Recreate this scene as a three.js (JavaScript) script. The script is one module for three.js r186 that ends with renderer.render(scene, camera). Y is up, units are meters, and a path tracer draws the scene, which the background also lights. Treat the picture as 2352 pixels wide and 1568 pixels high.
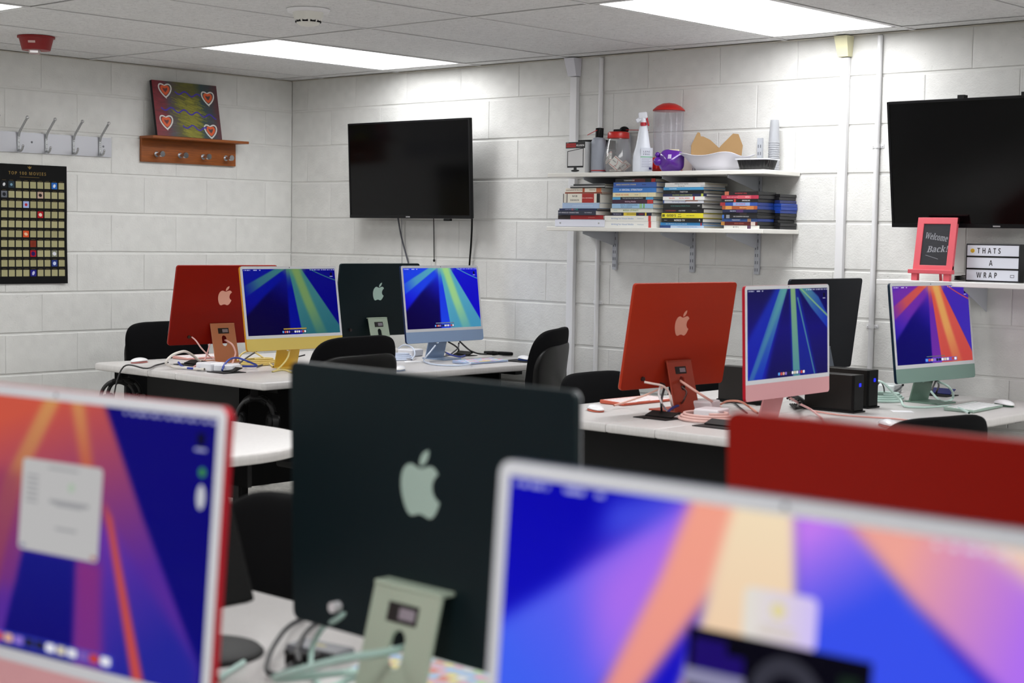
import * as THREE from 'three';
import { RoundedBoxGeometry } from 'three/addons/geometries/RoundedBoxGeometry.js';
import { mergeGeometries, toCreasedNormals } from 'three/addons/utils/BufferGeometryUtils.js';
import { RectAreaLightUniformsLib } from 'three/addons/lights/RectAreaLightUniformsLib.js';

// ---------------------------------------------------------------- camera, light, exposure
const scene = new THREE.Scene();
scene.background = new THREE.Color(0x000000);
const FPX = 3660.7, CAM = new THREE.Vector3(7.184, 1.344, 5.950);
const camera = new THREE.PerspectiveCamera(2 * Math.atan(784 / FPX) * 180 / Math.PI, 1.5, 0.05, 40);
camera.filmGauge = 22.3;
camera.position.copy(CAM);
camera.rotation.set(THREE.MathUtils.degToRad(-3.8016), THREE.MathUtils.degToRad(42.4361), THREE.MathUtils.degToRad(0.9583), 'YXZ');
camera.focus = 7.0;
camera.userData.fStop = 2.7;
camera.updateMatrixWorld(true);
const renderer = new THREE.WebGLRenderer({ antialias: true });
renderer.toneMapping = THREE.LinearToneMapping;
renderer.toneMappingExposure = 1;
renderer.shadowMap.enabled = true;
RectAreaLightUniformsLib.init();
const LAMP = 7.9, LAMP_GLOW = 2.5, LAMP_COLOR = new THREE.Color(0.992, 0.996, 1), SCREEN = 1;
const CEIL = 2.205, GX0 = 0.29, GZ0 = 0.13, GX = 0.61, GZ = 1.22;      // the ceiling grid
const ROOM_X = 9.2, ROOM_Z = 8.2;

// ---------------------------------------------------------------- helpers
const V = (x, y, z) => new THREE.Vector3(x, y, z);
let seed = 20240607;
const rnd = () => { seed = (seed * 1664525 + 1013904223) >>> 0; return seed / 4294967296; };
const rr = (a, b) => a + (b - a) * rnd();
function ray(px, py) { return V((px - 1176) / FPX, -(py - 784) / FPX, -1).applyQuaternion(camera.quaternion); }
function at(px, py, h) { const d = ray(px, py); return CAM.clone().addScaledVector(d, (h - CAM.y) / d.y); }
function atZ(px, py, z) { const d = ray(px, py); return CAM.clone().addScaledVector(d, (z - CAM.z) / d.z); }
function atX(px, py, x) { const d = ray(px, py); return CAM.clone().addScaledVector(d, (x - CAM.x) / d.x); }
const taken = {};
function numbered(n) { taken[n] = (taken[n] ?? -1) + 1; return taken[n] ? n + '_' + String(taken[n]).padStart(3, '0') : n; }
function thing(name, label, category, p = [0, 0, 0], turn = 0, group) {
  const o = new THREE.Group(); o.name = numbered(name); scene.add(o);
  if (p.isVector3) o.position.copy(p); else o.position.set(...p);
  o.rotation.y = turn; o.userData = { label, category };
  if (group) o.userData.group = group;
  return o;
}
function mesh(name, geo, m, parent, label) {
  const o = new THREE.Mesh(Array.isArray(geo) ? merge(geo) : geo, m); o.name = name; o.castShadow = o.receiveShadow = true;
  if (label) o.userData.label = label;
  (parent ?? scene).add(o); return o;
}
function single(name, geo, m, label, category, group) {                 // a thing that is one mesh
  const o = mesh(numbered(name), geo, m); o.userData = { label, category }; if (group) o.userData.group = group; return o;
}
function struct(name, geo, m) { const o = mesh(name, geo, m); o.userData = { kind: 'structure' }; return o; }
function merge(list) { const a = list.map((g) => { const h = g.index ? g.toNonIndexed() : g; for (const k of Object.keys(h.attributes)) if (!['position', 'normal', 'uv', 'color'].includes(k)) h.deleteAttribute(k); return h; }); return mergeGeometries(a); }
const moved = (g, x, y, z, rx = 0, ry = 0, rz = 0) => { g.applyMatrix4(new THREE.Matrix4().compose(V(x, y, z), new THREE.Quaternion().setFromEuler(new THREE.Euler(rx, ry, rz, 'YXZ')), V(1, 1, 1))); return g; };
const bx = (w, h, d, x = 0, y = 0, z = 0, rx = 0, ry = 0, rz = 0) => moved(new THREE.BoxGeometry(w, h, d), x, y, z, rx, ry, rz);
const rb = (w, h, d, r, x = 0, y = 0, z = 0, rx = 0, ry = 0, rz = 0, s = 2) => moved(new RoundedBoxGeometry(w, h, d, s, r), x, y, z, rx, ry, rz);
const cyl = (r1, r2, h, x = 0, y = 0, z = 0, rx = 0, ry = 0, rz = 0, n = 20) => moved(new THREE.CylinderGeometry(r1, r2, h, n), x, y, z, rx, ry, rz);
const sph = (r, x = 0, y = 0, z = 0, sx = 1, sy = 1, sz = 1, n = 18) => { const g = new THREE.SphereGeometry(r, n, Math.ceil(n * 0.7)); g.scale(sx, sy, sz); g.translate(x, y, z); return g; };
const lathe = (pts, n = 28) => new THREE.LatheGeometry(pts.map(([r, y]) => new THREE.Vector2(r, y)), n);
function bar(a, b, r, n = 10, r2 = r) {
  const d = b.clone().sub(a), g = new THREE.CylinderGeometry(r2, r, d.length(), n);
  g.applyQuaternion(new THREE.Quaternion().setFromUnitVectors(V(0, 1, 0), d.clone().normalize())); g.translate((a.x + b.x) / 2, (a.y + b.y) / 2, (a.z + b.z) / 2); return g;
}
const tube = (pts, r, seg = 40, n = 7, closed = false) => new THREE.TubeGeometry(new THREE.CatmullRomCurve3(pts, closed, 'centripetal'), seg, r, n, closed);
function roundRect(w, h, r, x = -w / 2, y = -h / 2) {
  const s = new THREE.Shape(); const k = Array.isArray(r) ? r : [r, r, r, r];   // corners: bl, br, tr, tl
  s.moveTo(x + k[0], y); s.lineTo(x + w - k[1], y); if (k[1]) s.absarc(x + w - k[1], y + k[1], k[1], -Math.PI / 2, 0); s.lineTo(x + w, y + h - k[2]);
  if (k[2]) s.absarc(x + w - k[2], y + h - k[2], k[2], 0, Math.PI / 2); s.lineTo(x + k[3], y + h); if (k[3]) s.absarc(x + k[3], y + h - k[3], k[3], Math.PI / 2, Math.PI); s.lineTo(x, y + k[0]);
  if (k[0]) s.absarc(x + k[0], y + k[0], k[0], Math.PI, Math.PI * 1.5); return s;
}
const ext = (s, d, bev = 0, seg = 8) => new THREE.ExtrudeGeometry(s, { depth: d - 2 * bev, bevelEnabled: bev > 0, bevelThickness: bev, bevelSize: bev, bevelOffset: -bev, bevelSegments: 2, curveSegments: seg }).translate(0, 0, bev);
function pad(w, h, t, e1 = 0.5, e2 = 0.4, nu = 40, nv = 16, bend) {          // a cushion: superellipsoid slab in xy, thickness along z
  const pos = [], idx = [], p = (x, e) => Math.sign(x) * Math.pow(Math.abs(x), e);
  for (let j = 0; j <= nv; j++) for (let i = 0; i <= nu; i++) {
    const ph = -Math.PI / 2 + Math.PI * j / nv, th = -Math.PI + 2 * Math.PI * i / nu;
    let x = w / 2 * p(Math.cos(ph), e1) * p(Math.cos(th), e2), y = h / 2 * p(Math.cos(ph), e1) * p(Math.sin(th), e2), z = t / 2 * p(Math.sin(ph), e1);
    if (bend) [x, y, z] = bend(x, y, z);
    pos.push(x, y, z);
  }
  for (let j = 0; j < nv; j++) for (let i = 0; i < nu; i++) { const a = j * (nu + 1) + i, b = a + 1, c = a + nu + 1, d = c + 1; idx.push(a, b, d, a, d, c); }
  const g = new THREE.BufferGeometry(); g.setAttribute('position', new THREE.Float32BufferAttribute(pos, 3)); g.setAttribute('uv', new THREE.Float32BufferAttribute(new Float32Array(pos.length / 3 * 2), 2)); g.setIndex(idx); g.computeVertexNormals(); return g;
}
function mat(color, rough = 0.6, metal = 0, extra = {}) {
  const physical = ['clearcoat', 'sheen', 'transmission', 'specularIntensity', 'ior', 'thickness', 'anisotropy'].some((k) => k in extra);
  return new (physical ? THREE.MeshPhysicalMaterial : THREE.MeshStandardMaterial)({ color, roughness: rough, metalness: metal, ...extra });
}
function canvas(w, h, draw) {
  const c = document.createElement('canvas'); c.width = w; c.height = h; draw(c.getContext('2d'), w, h);
  const t = new THREE.CanvasTexture(c); t.colorSpace = THREE.SRGBColorSpace; t.magFilter = THREE.LinearFilter; return t;
}
// tiling value noise as a DataTexture; f(x, y, noise) returns 0..1
function noiseTex(n, f, srgb) {
  const tab = new Float32Array(65536); for (let i = 0; i < 65536; i++) tab[i] = rnd();
  const noise = (x, y, cells, s = 0) => { const u = x * cells, v = y * cells, i = Math.floor(u), j = Math.floor(v), a = u - i, b = v - j, A = a * a * (3 - 2 * a), B = b * b * (3 - 2 * b); const g = (p, q) => tab[((((p % cells) + cells) % cells) * 131 + (((q % cells) + cells) % cells) * 7919 + s * 1013) & 65535]; return (g(i, j) * (1 - A) + g(i + 1, j) * A) * (1 - B) + (g(i, j + 1) * (1 - A) + g(i + 1, j + 1) * A) * B; };
  const d = new Uint8Array(n * n * 4);
  for (let y = 0; y < n; y++) for (let x = 0; x < n; x++) { const v = f(x / n, y / n, noise), o = (y * n + x) * 4; const c = Array.isArray(v) ? v : [v, v, v]; for (let k = 0; k < 3; k++) d[o + k] = Math.max(0, Math.min(255, c[k] * 255)); d[o + 3] = 255; }
  const t = new THREE.DataTexture(d, n, n); t.wrapS = t.wrapT = THREE.RepeatWrapping; t.magFilter = THREE.LinearFilter; t.minFilter = THREE.LinearMipmapLinearFilter; if (srgb) t.colorSpace = THREE.SRGBColorSpace; t.needsUpdate = true; return t;
}

// ---------------------------------------------------------------- materials of the place
const blockBump = noiseTex(1024, (x, y, n) => {
  let v = 0.5 + 0.04 * (n(x, y, 24) - 0.5) + 0.10 * (n(x, y, 110, 3) - 0.5) + 0.14 * (n(x, y, 250, 5) - 0.5);
  const p = n(x, y, 60, 9), q = n(x, y, 110, 11); if (p > 0.93) v -= (p - 0.93) * 3.5; if (q > 0.94) v -= (q - 0.94) * 3.5; return v;
});
const wallTone = noiseTex(256, (x, y, n) => { const v = 0.955 + 0.03 * (n(x, y, 5) - 0.5) + 0.03 * (n(x, y, 30, 2) - 0.5); return [v, v, v]; }, true);
const wallMat = mat(0xe9e9e6, 0.6, 0, { bumpMap: blockBump, bumpScale: 0.0035, map: wallTone });
const mortarMat = mat(0xe9e9e6, 0.7, 0, { map: wallTone });
const tileBump = noiseTex(512, (x, y, n) => 0.6 + 0.4 * (n(x, y, 60) - 0.5) + (n(x, y, 120, 4) > 0.8 ? -0.35 : 0));
const tileTone = noiseTex(512, (x, y, n) => { const v = 0.95 + 0.05 * (n(x, y, 40) - 0.5) - (n(x, y, 110, 6) > 0.82 ? 0.09 : 0); return [v, v, v]; }, true);
const tileMat = mat(0xe8e8e8, 0.9, 0, { bumpMap: tileBump, bumpScale: 0.002, map: tileTone });
const teeMat = mat(0xd8d8d8, 0.5);
const floorTone = noiseTex(512, (x, y, n) => { const v = 0.8 + 0.1 * (n(x, y, 9) - 0.5) + 0.14 * (n(x, y, 70, 2) - 0.5) + 0.1 * (n(x, y, 200, 3) - 0.5); return [v, v * 0.995, v * 0.985]; }, true);
const floorMat = mat(0xf2f0ec, 0.35, 0, { map: floorTone });
const deskTone = noiseTex(512, (x, y, n) => { const v = 0.94 + 0.03 * (n(x, y, 180) - 0.5) + 0.02 * (n(x, y, 60, 2) - 0.5); return [v, v * 0.993, v * 0.99]; }, true);
const deskMat = mat(0xdad8d7, 0.34, 0, { map: deskTone });
const dim = { specularIntensity: 0.45 }, black = mat(0x040405, 0.55, 0, dim), blackMetal = mat(0x060607, 0.5, 0, dim), blackPlastic = mat(0x080808, 0.55, 0, dim);
const fabric = mat(0x050507, 0.95, 0, { specularIntensity: 0.3 });
const shellMat = mat(0x090909, 0.42, 0, { specularIntensity: 0.6 });
const whitePaint = mat(0xe6e6e6, 0.45), whiteGloss = mat(0xeeeef0, 0.22), white = mat(0xe8e8ea, 0.5), raceMat = mat(0xe4e4e6, 0.4), creamPlastic = mat(0xdad6b2, 0.45);
const chrome = mat(0xc9c9cc, 0.22, 1), alu = mat(0xb9bac0, 0.42, 0.55), steel = mat(0xb4b6b8, 0.35, 0.85), greyPaint = mat(0xbfc3cb, 0.45);

// ---------------------------------------------------------------- the room: walls of painted blocks, ceiling grid, floor
struct('floor', (() => { const g = bx(ROOM_X + 0.4, 0.2, ROOM_Z + 0.4, ROOM_X / 2, -0.1, ROOM_Z / 2); const p = g.attributes.position, u = g.attributes.uv; for (let i = 0; i < p.count; i++) u.setXY(i, p.getX(i), p.getZ(i)); return g; })(), floorMat);
const BW = 0.4064, BH = 0.2032, K0 = 10 * BH;
function blockGeo(w, h, du, dv) {       // front face, four sloped edges into the joint
  const jx = 0.0004, jy = 0.0035, cx = 0.0035, cy = 0.0045, dz = -0.0055, ds = -0.0016, X = w / 2 - jx, Y = h / 2 - jy, pos = [], uv = [];
  const A = [[-X + cx, -Y + cy, 0], [X - cx, -Y + cy, 0], [X - cx, Y - cy, 0], [-X + cx, Y - cy, 0]], S = [[-X, -Y + cy, ds], [X, -Y + cy, ds], [X, Y - cy, ds], [-X, Y - cy, ds]], E = [[-X, -Y, dz], [X, -Y, dz], [X, Y, dz], [-X, Y, dz]];
  const face = (...v) => { for (let k = 1; k + 1 < v.length; k++) for (const p of [v[0], v[k], v[k + 1]]) { pos.push(...p); uv.push(p[0] + du, p[1] + dv); } };
  face(A[0], A[1], A[2], A[3]); face(S[0], E[0], E[1], S[1], A[1], A[0]); face(S[2], E[2], E[3], S[3], A[3], A[2]); face(S[1], S[2], A[2], A[1]); face(S[3], S[0], A[0], A[3]);
  const g = new THREE.BufferGeometry(); g.setAttribute('position', new THREE.Float32BufferAttribute(pos, 3)); g.setAttribute('uv', new THREE.Float32BufferAttribute(uv, 2)); g.computeVertexNormals(); return g;
}
const blockVariants = {};
function blockOf(w, h) { const k = w.toFixed(3) + '/' + h.toFixed(3), full = Math.abs(w - BW) < 0.001, n = full ? 8 : 2; blockVariants[k] ??= Array.from({ length: n }, () => blockGeo(w, h, rnd(), rnd())); return blockVariants[k][Math.floor(rnd() * n)]; }
function blockWall(wall, length, phase, place) {
  for (let r = -1; r <= 9; r++) {
    const y1 = Math.min(CEIL + 0.02, K0 - r * BH), y0 = K0 - (r + 1) * BH, off = phase + (r & 1 ? -0.5 : 0) * BW;
    for (let n = -2; ; n++) {
      let a = off + n * BW, b = a + BW; if (a > length) break; a = Math.max(0, a); b = Math.min(length + 0.2, b); if (b - a < 0.03) continue;
      const o = mesh('block', blockOf(b - a, y1 - y0), wallMat, wall); place(o, (a + b) / 2, (y0 + y1) / 2); o.position.add(V(0, rr(-0.0006, 0.0006), 0));
      o.rotation.x += rr(-0.003, 0.003);
    }
  }
}
const wallB = struct('wall_back', bx(ROOM_X + 0.4, 2.5, 0.2, ROOM_X / 2, 1.25, -0.105), mortarMat);
blockWall(wallB, 6.2, 0.340, (o, u, y) => o.position.set(u, y, 0));
const wallL = struct('wall_left', bx(0.2, 2.5, ROOM_Z + 0.4, -0.105, 1.25, ROOM_Z / 2), mortarMat);
blockWall(wallL, 3.4, 0.193 - BW, (o, u, y) => { o.position.set(0, y, u); o.rotation.y = Math.PI / 2; });
struct('wall_right', bx(0.2, 2.5, ROOM_Z + 0.4, ROOM_X + 0.1, 1.25, ROOM_Z / 2), wallMat);
struct('wall_front', bx(ROOM_X + 0.4, 2.5, 0.2, ROOM_X / 2, 1.25, ROOM_Z + 0.1), wallMat);

const ceiling = struct('ceiling', bx(ROOM_X + 0.4, 0.1, ROOM_Z + 0.4, ROOM_X / 2, CEIL + 0.17, ROOM_Z / 2), mat(0x55534f, 0.9));
{
  const xs = [0.02], zs = [0.02]; for (let x = GX0; x < ROOM_X - 0.05; x += GX) xs.push(x); xs.push(ROOM_X); for (let z = GZ0; z < ROOM_Z - 0.05; z += GZ) zs.push(z); zs.push(ROOM_Z);
  const isLamp = (i, j) => i > 1 && (i - 2) % 4 === 0 && j % 2 === 1 && xs[i + 1] - xs[i] > 0.5 && zs[j + 1] - zs[j] > 1;
  const geos = {};
  for (let i = 0; i + 1 < xs.length; i++) for (let j = 0; j + 1 < zs.length; j++) {
    const w = xs[i + 1] - xs[i], d = zs[j + 1] - zs[j], x = (xs[i] + xs[i + 1]) / 2, z = (zs[j] + zs[j + 1]) / 2;
    if (isLamp(i, j)) {
      const where = { '2,1': 'glowing ceiling light panel above the television beside the room corner', '6,1': 'glowing ceiling light panel above the book shelves', '2,3': 'glowing ceiling light panel beside the red fire alarm' }[i + ',' + j] ?? 'glowing ceiling light panel over the rest of the room';
      const t = thing('ceiling_light', where, 'light', [x, CEIL, z], 0, 'ceiling light panels');
      mesh('frame', [bx(w, 0.08, 0.02, 0, 0.041, -d / 2 + 0.016), bx(w, 0.08, 0.02, 0, 0.041, d / 2 - 0.016), bx(0.02, 0.08, d - 0.03, -w / 2 + 0.016, 0.041, 0), bx(0.02, 0.08, d - 0.03, w / 2 - 0.016, 0.041, 0)], whitePaint, t);
      mesh('diffuser', bx(w - 0.05, 0.006, d - 0.05, 0, 0.068, 0), mat(0xffffff, 0.6, 0, { emissive: LAMP_COLOR, emissiveIntensity: LAMP_GLOW }), t);
      const l = new THREE.RectAreaLight(LAMP_COLOR, LAMP, w - 0.06, d - 0.06); l.position.set(x, CEIL + 0.062, z); l.lookAt(x, 0, z); l.name = 'panel_light'; scene.add(l);
      continue;
    }
    const k = w.toFixed(3) + '/' + d.toFixed(3); geos[k] ??= (() => { const g = rb(w - 0.02, 0.016, d - 0.02, 0.002, 0, 0, 0, 0, 0, 0, 1), p = g.attributes.position, u = g.attributes.uv; for (let q = 0; q < p.count; q++) u.setXY(q, p.getX(q) * 1.6, p.getZ(q) * 1.6); return g; })();
    mesh('ceiling_tile', geos[k], tileMat, ceiling).position.set(x, CEIL + 0.0095 + rr(0, 0.0012), z);
  }
  xs.slice(1, -1).forEach((x) => mesh('grid_bar', bx(0.0155, 0.003, ROOM_Z, x, CEIL + 0.0005, ROOM_Z / 2), teeMat, ceiling));
  zs.slice(1, -1).forEach((z) => mesh('grid_bar', bx(ROOM_X, 0.003, 0.0155, ROOM_X / 2, CEIL, z), teeMat, ceiling));
  const angle = mat(0xc2beb2, 0.5);
  struct('trim_1', [bx(ROOM_X, 0.003, 0.02, ROOM_X / 2, CEIL - 0.001, 0.012), bx(ROOM_X, 0.02, 0.002, ROOM_X / 2, CEIL + 0.01, 0.003)], angle);
  struct('trim_2', [bx(0.02, 0.003, ROOM_Z, 0.012, CEIL - 0.001, ROOM_Z / 2), bx(0.002, 0.02, ROOM_Z, 0.003, CEIL + 0.01, ROOM_Z / 2)], angle);
}
{
  const s = at(708, 22, CEIL), t = thing('smoke_detector', 'round white smoke detector on the ceiling', 'smoke detector', [s.x, CEIL, s.z]);
  mesh('mounting_plate', cyl(0.085, 0.08, 0.012, 0, -0.006, 0, 0, 0, 0, 36), white, t);
  mesh('body', lathe([[0, -0.062], [0.03, -0.062], [0.04, -0.058], [0.05, -0.045], [0.058, -0.025], [0.06, -0.012]], 36), mat(0xe2e1da, 0.45, 0, { side: THREE.DoubleSide }), t);
  for (let k = 0; k < 10; k++) { const a = k * Math.PI / 5; mesh('vent_slot', bx(0.022, 0.009, 0.006, Math.sin(a) * 0.047, -0.046, Math.cos(a) * 0.047, 0, a, 0), black, t); }
  const r = at(83, 84, CEIL), q = thing('fire_alarm_strobe', 'red fire alarm with clear strobe lens on the ceiling', 'alarm', [r.x, CEIL, r.z], 0.75);
  const red = mat(0x8d0f12, 0.4);
  mesh('housing', (() => { const g = new THREE.CylinderGeometry(0.078, 0.062, 0.062, 40); g.translate(0, -0.031, 0); return g; })(), red, q);
  mesh('rim', cyl(0.083, 0.083, 0.008, 0, -0.004, 0, 0, 0, 0, 40), red, q);
  mesh('strobe_lens', rb(0.05, 0.03, 0.03, 0.008, 0.0, -0.068, 0.02), mat(0xf4f4f4, 0.08, 0, { transmission: 0.7, thickness: 0.02 }), q);
  mesh('lettering', bx(0.032, 0.01, 0.001, 0, -0.03, 0.071, 0.25), mat(0xd8b8b4, 0.6), q);
}

// ---------------------------------------------------------------- wires and pipes on the back wall
{
  let t = thing('cable_raceway', 'square white cable raceway running up the wall beside the shelves', 'raceway', [2.14, 0, 0]);
  mesh('cover', rb(0.042, CEIL - 0.09, 0.024, 0.003, 0, (CEIL - 0.09) / 2, 0.0125), raceMat, t);
  mesh('ceiling_adapter', (() => { const g = bx(0.052, 0.085, 0.034, 0, CEIL - 0.0455, 0.018), p = g.attributes.position; for (let i = 0; i < p.count; i++) if (p.getY(i) > CEIL - 0.03) { p.setZ(i, p.getZ(i) > 0.02 ? 0.062 : p.getZ(i)); p.setX(i, p.getX(i) * 1.2); } g.computeVertexNormals(); return g; })(), mat(0xdcdce4, 0.4), t);
  t = thing('cable_raceway', 'white cable raceway with a cream ceiling adapter', 'raceway', [3.632, 0, 0]);
  mesh('cover', rb(0.038, CEIL - 0.09, 0.022, 0.003, 0, (CEIL - 0.09) / 2, 0.0115), raceMat, t);
  mesh('ceiling_adapter', (() => { const g = bx(0.05, 0.085, 0.034, 0, CEIL - 0.0455, 0.018), p = g.attributes.position; for (let i = 0; i < p.count; i++) if (p.getY(i) > CEIL - 0.03) { p.setZ(i, p.getZ(i) > 0.02 ? 0.06 : p.getZ(i)); p.setX(i, p.getX(i) * 1.25); } g.computeVertexNormals(); return g; })(), creamPlastic, t);
  for (const [x, clamps, label] of [[2.303, [1.03], 'thin painted conduit pipe beside the square white raceway'], [3.793, [1.74, 0.99], 'thin painted conduit pipe beside the television above the easel']]) {
    const p = thing('conduit_pipe', label, 'pipe', [x, 0, 0.012]); mesh('pipe', cyl(0.011, 0.011, CEIL - 0.01, 0, (CEIL - 0.01) / 2, 0, 0, 0, 0, 16), raceMat, p);
    for (const y of clamps) mesh('clamp', [bx(0.056, 0.016, 0.003, 0, y, -0.010), cyl(0.0135, 0.0135, 0.016, 0, y, 0), sph(0.004, -0.021, y, -0.008), sph(0.004, 0.021, y, -0.008)], raceMat, p);
  }
}

// ---------------------------------------------------------------- wall screens
function television(label, xl, xr, yb, yt, z, tilt, extra) {
  const w = xr - xl, h = yt - yb, t = thing('television', label, 'television', [(xl + xr) / 2, (yb + yt) / 2, z]), parts = [];
  const glass = mat(0x030304, 0.12, 0, { specularIntensity: 0.45, clearcoat: 0 });
  parts.push(mesh('housing', ext(roundRect(w, h, 0.005), 0.018, 0.002).translate(0, 0, -0.018), mat(0x07070a, 0.4, 0, { specularIntensity: 0.4 }), t));
  parts.push(mesh('bezel', [bx(w - 0.002, 0.009, 0.004, 0, h / 2 - 0.0055, 0.0015), bx(w - 0.002, 0.016, 0.005, 0, -h / 2 + 0.009, 0.002), bx(0.009, h - 0.026, 0.004, -w / 2 + 0.0055, 0.003, 0.0015), bx(0.009, h - 0.026, 0.004, w / 2 - 0.0055, 0.003, 0.0015)], mat(0x09090c, 0.35, 0, { specularIntensity: 0.5 }), t));
  parts.push(mesh('screen', bx(w - 0.02, h - 0.027, 0.002, 0, 0.0035, 0.0005), glass, t));
  parts.push(mesh('brand_plate', bx(0.03, 0.005, 0.001, 0, -h / 2 + 0.008, 0.005), mat(0xb8b8bc, 0.35, 0.6), t));
  parts.push(mesh('rear_housing', rb(w * 0.7, h * 0.62, 0.05, 0.01, 0, -0.03, -0.041), blackPlastic, t));
  for (const p of parts) p.rotation.x = tilt;
  mesh('wall_bracket', [bx(0.26, 0.3, 0.012, 0, 0, -z + 0.0065), bx(0.05, 0.05, Math.max(0.02, z - 0.07), 0.05, 0, -(z + 0.052) / 2), bx(0.05, 0.05, Math.max(0.02, z - 0.07), -0.05, 0, -(z + 0.052) / 2)], blackMetal, t);
  if (extra) extra(t, w, h, tilt);
  return t;
}
{
  const z1 = 0.15, s1 = (5.95 - z1) / 5.95, px = (x) => x + (7.184 - x) / 5.95 * z1, py = (y) => y + (1.344 - y) / 5.95 * z1;
  television('dark wall television between the room corner and the square raceway', px(0.496), px(1.434), py(1.4265), py(1.947), z1, 0.045, (t, w, h) => mesh('sensor', rb(0.045, 0.012, 0.02, 0.003, w * 0.32, -h / 2 - 0.006, -0.008), black, t));
  const z2 = 0.16, qx = (x) => x + (7.184 - x) / 5.95 * z2, qy = (y) => y + (1.344 - y) / 5.95 * z2, xl = qx(3.848);
  television('dark wall television above the small shelf with the pink easel', xl, xl + 0.905, qy(1.402), qy(1.921), z2, 0.15, (t, w, h, tilt) => {
    for (const x of [-0.135, 0.125]) mesh('mount_hook', bx(0.028, 0.014, 0.03, x, h / 2 + 0.004, 0.02), black, t);
    mesh('standby_line', bx(0.14, 0.002, 0.0008, -0.17, -h / 2 + 0.045, -0.0298).rotateX(tilt), mat(0x3a0c10, 0.4), t);
  });
  const cord = (label, m, r, pts) => single('hanging_cord', tube(pts, r, 30, 7), m, label, 'cord');
  cord('grey cord hanging slanted below the television beside the room corner', mat(0x55565e, 0.5), 0.0045, [atZ(914, 500, 0.06), atZ(921, 540, 0.03), atZ(930, 575, 0.015), atZ(940, 612, 0.015)]);
  cord('thin black cord hanging straight below the television beside the room corner', black, 0.0025, [atZ(996, 500, 0.02), atZ(996.5, 540, 0.012), atZ(997, 596, 0.012)]);
  cord('thick black cord hanging from the edge of the television beside the room corner', black, 0.005, [atZ(1083, 470, 0.09), atZ(1084, 510, 0.07), atZ(1082, 560, 0.03), atZ(1078, 612, 0.02), atZ(1076, 660, 0.02)]);
  cord('thin pale wire taped to the wall below the television beside the room corner', mat(0xa8a8aa, 0.6), 0.0018, [atZ(922, 495, 0.006), atZ(922.5, 550, 0.006), atZ(923, 615, 0.006)]);
  single('cord_tip', [sph(0.006, 0, 0, 0, 1, 1.3, 1)], black, 'small black plug tip at the end of the thin cord', 'plug').position.copy(atZ(997, 598, 0.012));
}

// ---------------------------------------------------------------- left wall: hook rack, peg shelf, painting, poster
{
  const t = thing('coat_hook_rack', 'aluminium coat rack plate with double hooks on the wall', 'coat rack', [0, 1.7645, 0]);
  mesh('plate', bx(0.006, 0.1, 0.9, 0.0045, 0, 1.213 + 0.45), alu, t);
  for (const z of [1.285, 1.44, 1.596, 1.75, 1.905, 2.06]) {
    const h = mesh('hook', [bx(0.006, 0.085, 0.014, 0.011, 0, z), tube([V(0.014, 0.03, z), V(0.02, 0.05, z), V(0.04, 0.075, z - 0.003), V(0.078, 0.118, z - 0.008)], 0.0055, 16, 8), tube([V(0.014, -0.036, z), V(0.024, -0.044, z), V(0.042, -0.036, z), V(0.05, -0.022, z)], 0.0055, 14, 8)], steel, t);
    mesh('ball_tip', [sph(0.0085, 0.079, 0.12, z - 0.008), sph(0.0062, 0.051, -0.019, z)], chrome, h);
    for (const y of [0.022, 0, -0.022]) mesh('screw', sph(0.0045, 0.014, y, z, 0.6, 1, 1), chrome, h);
  }
  for (const z of [1.262, 1.675]) mesh('screw', sph(0.0055, 0.008, 0.004, z, 0.5, 1, 1), mat(0x77777c, 0.4, 0.8), t);
}
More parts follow.
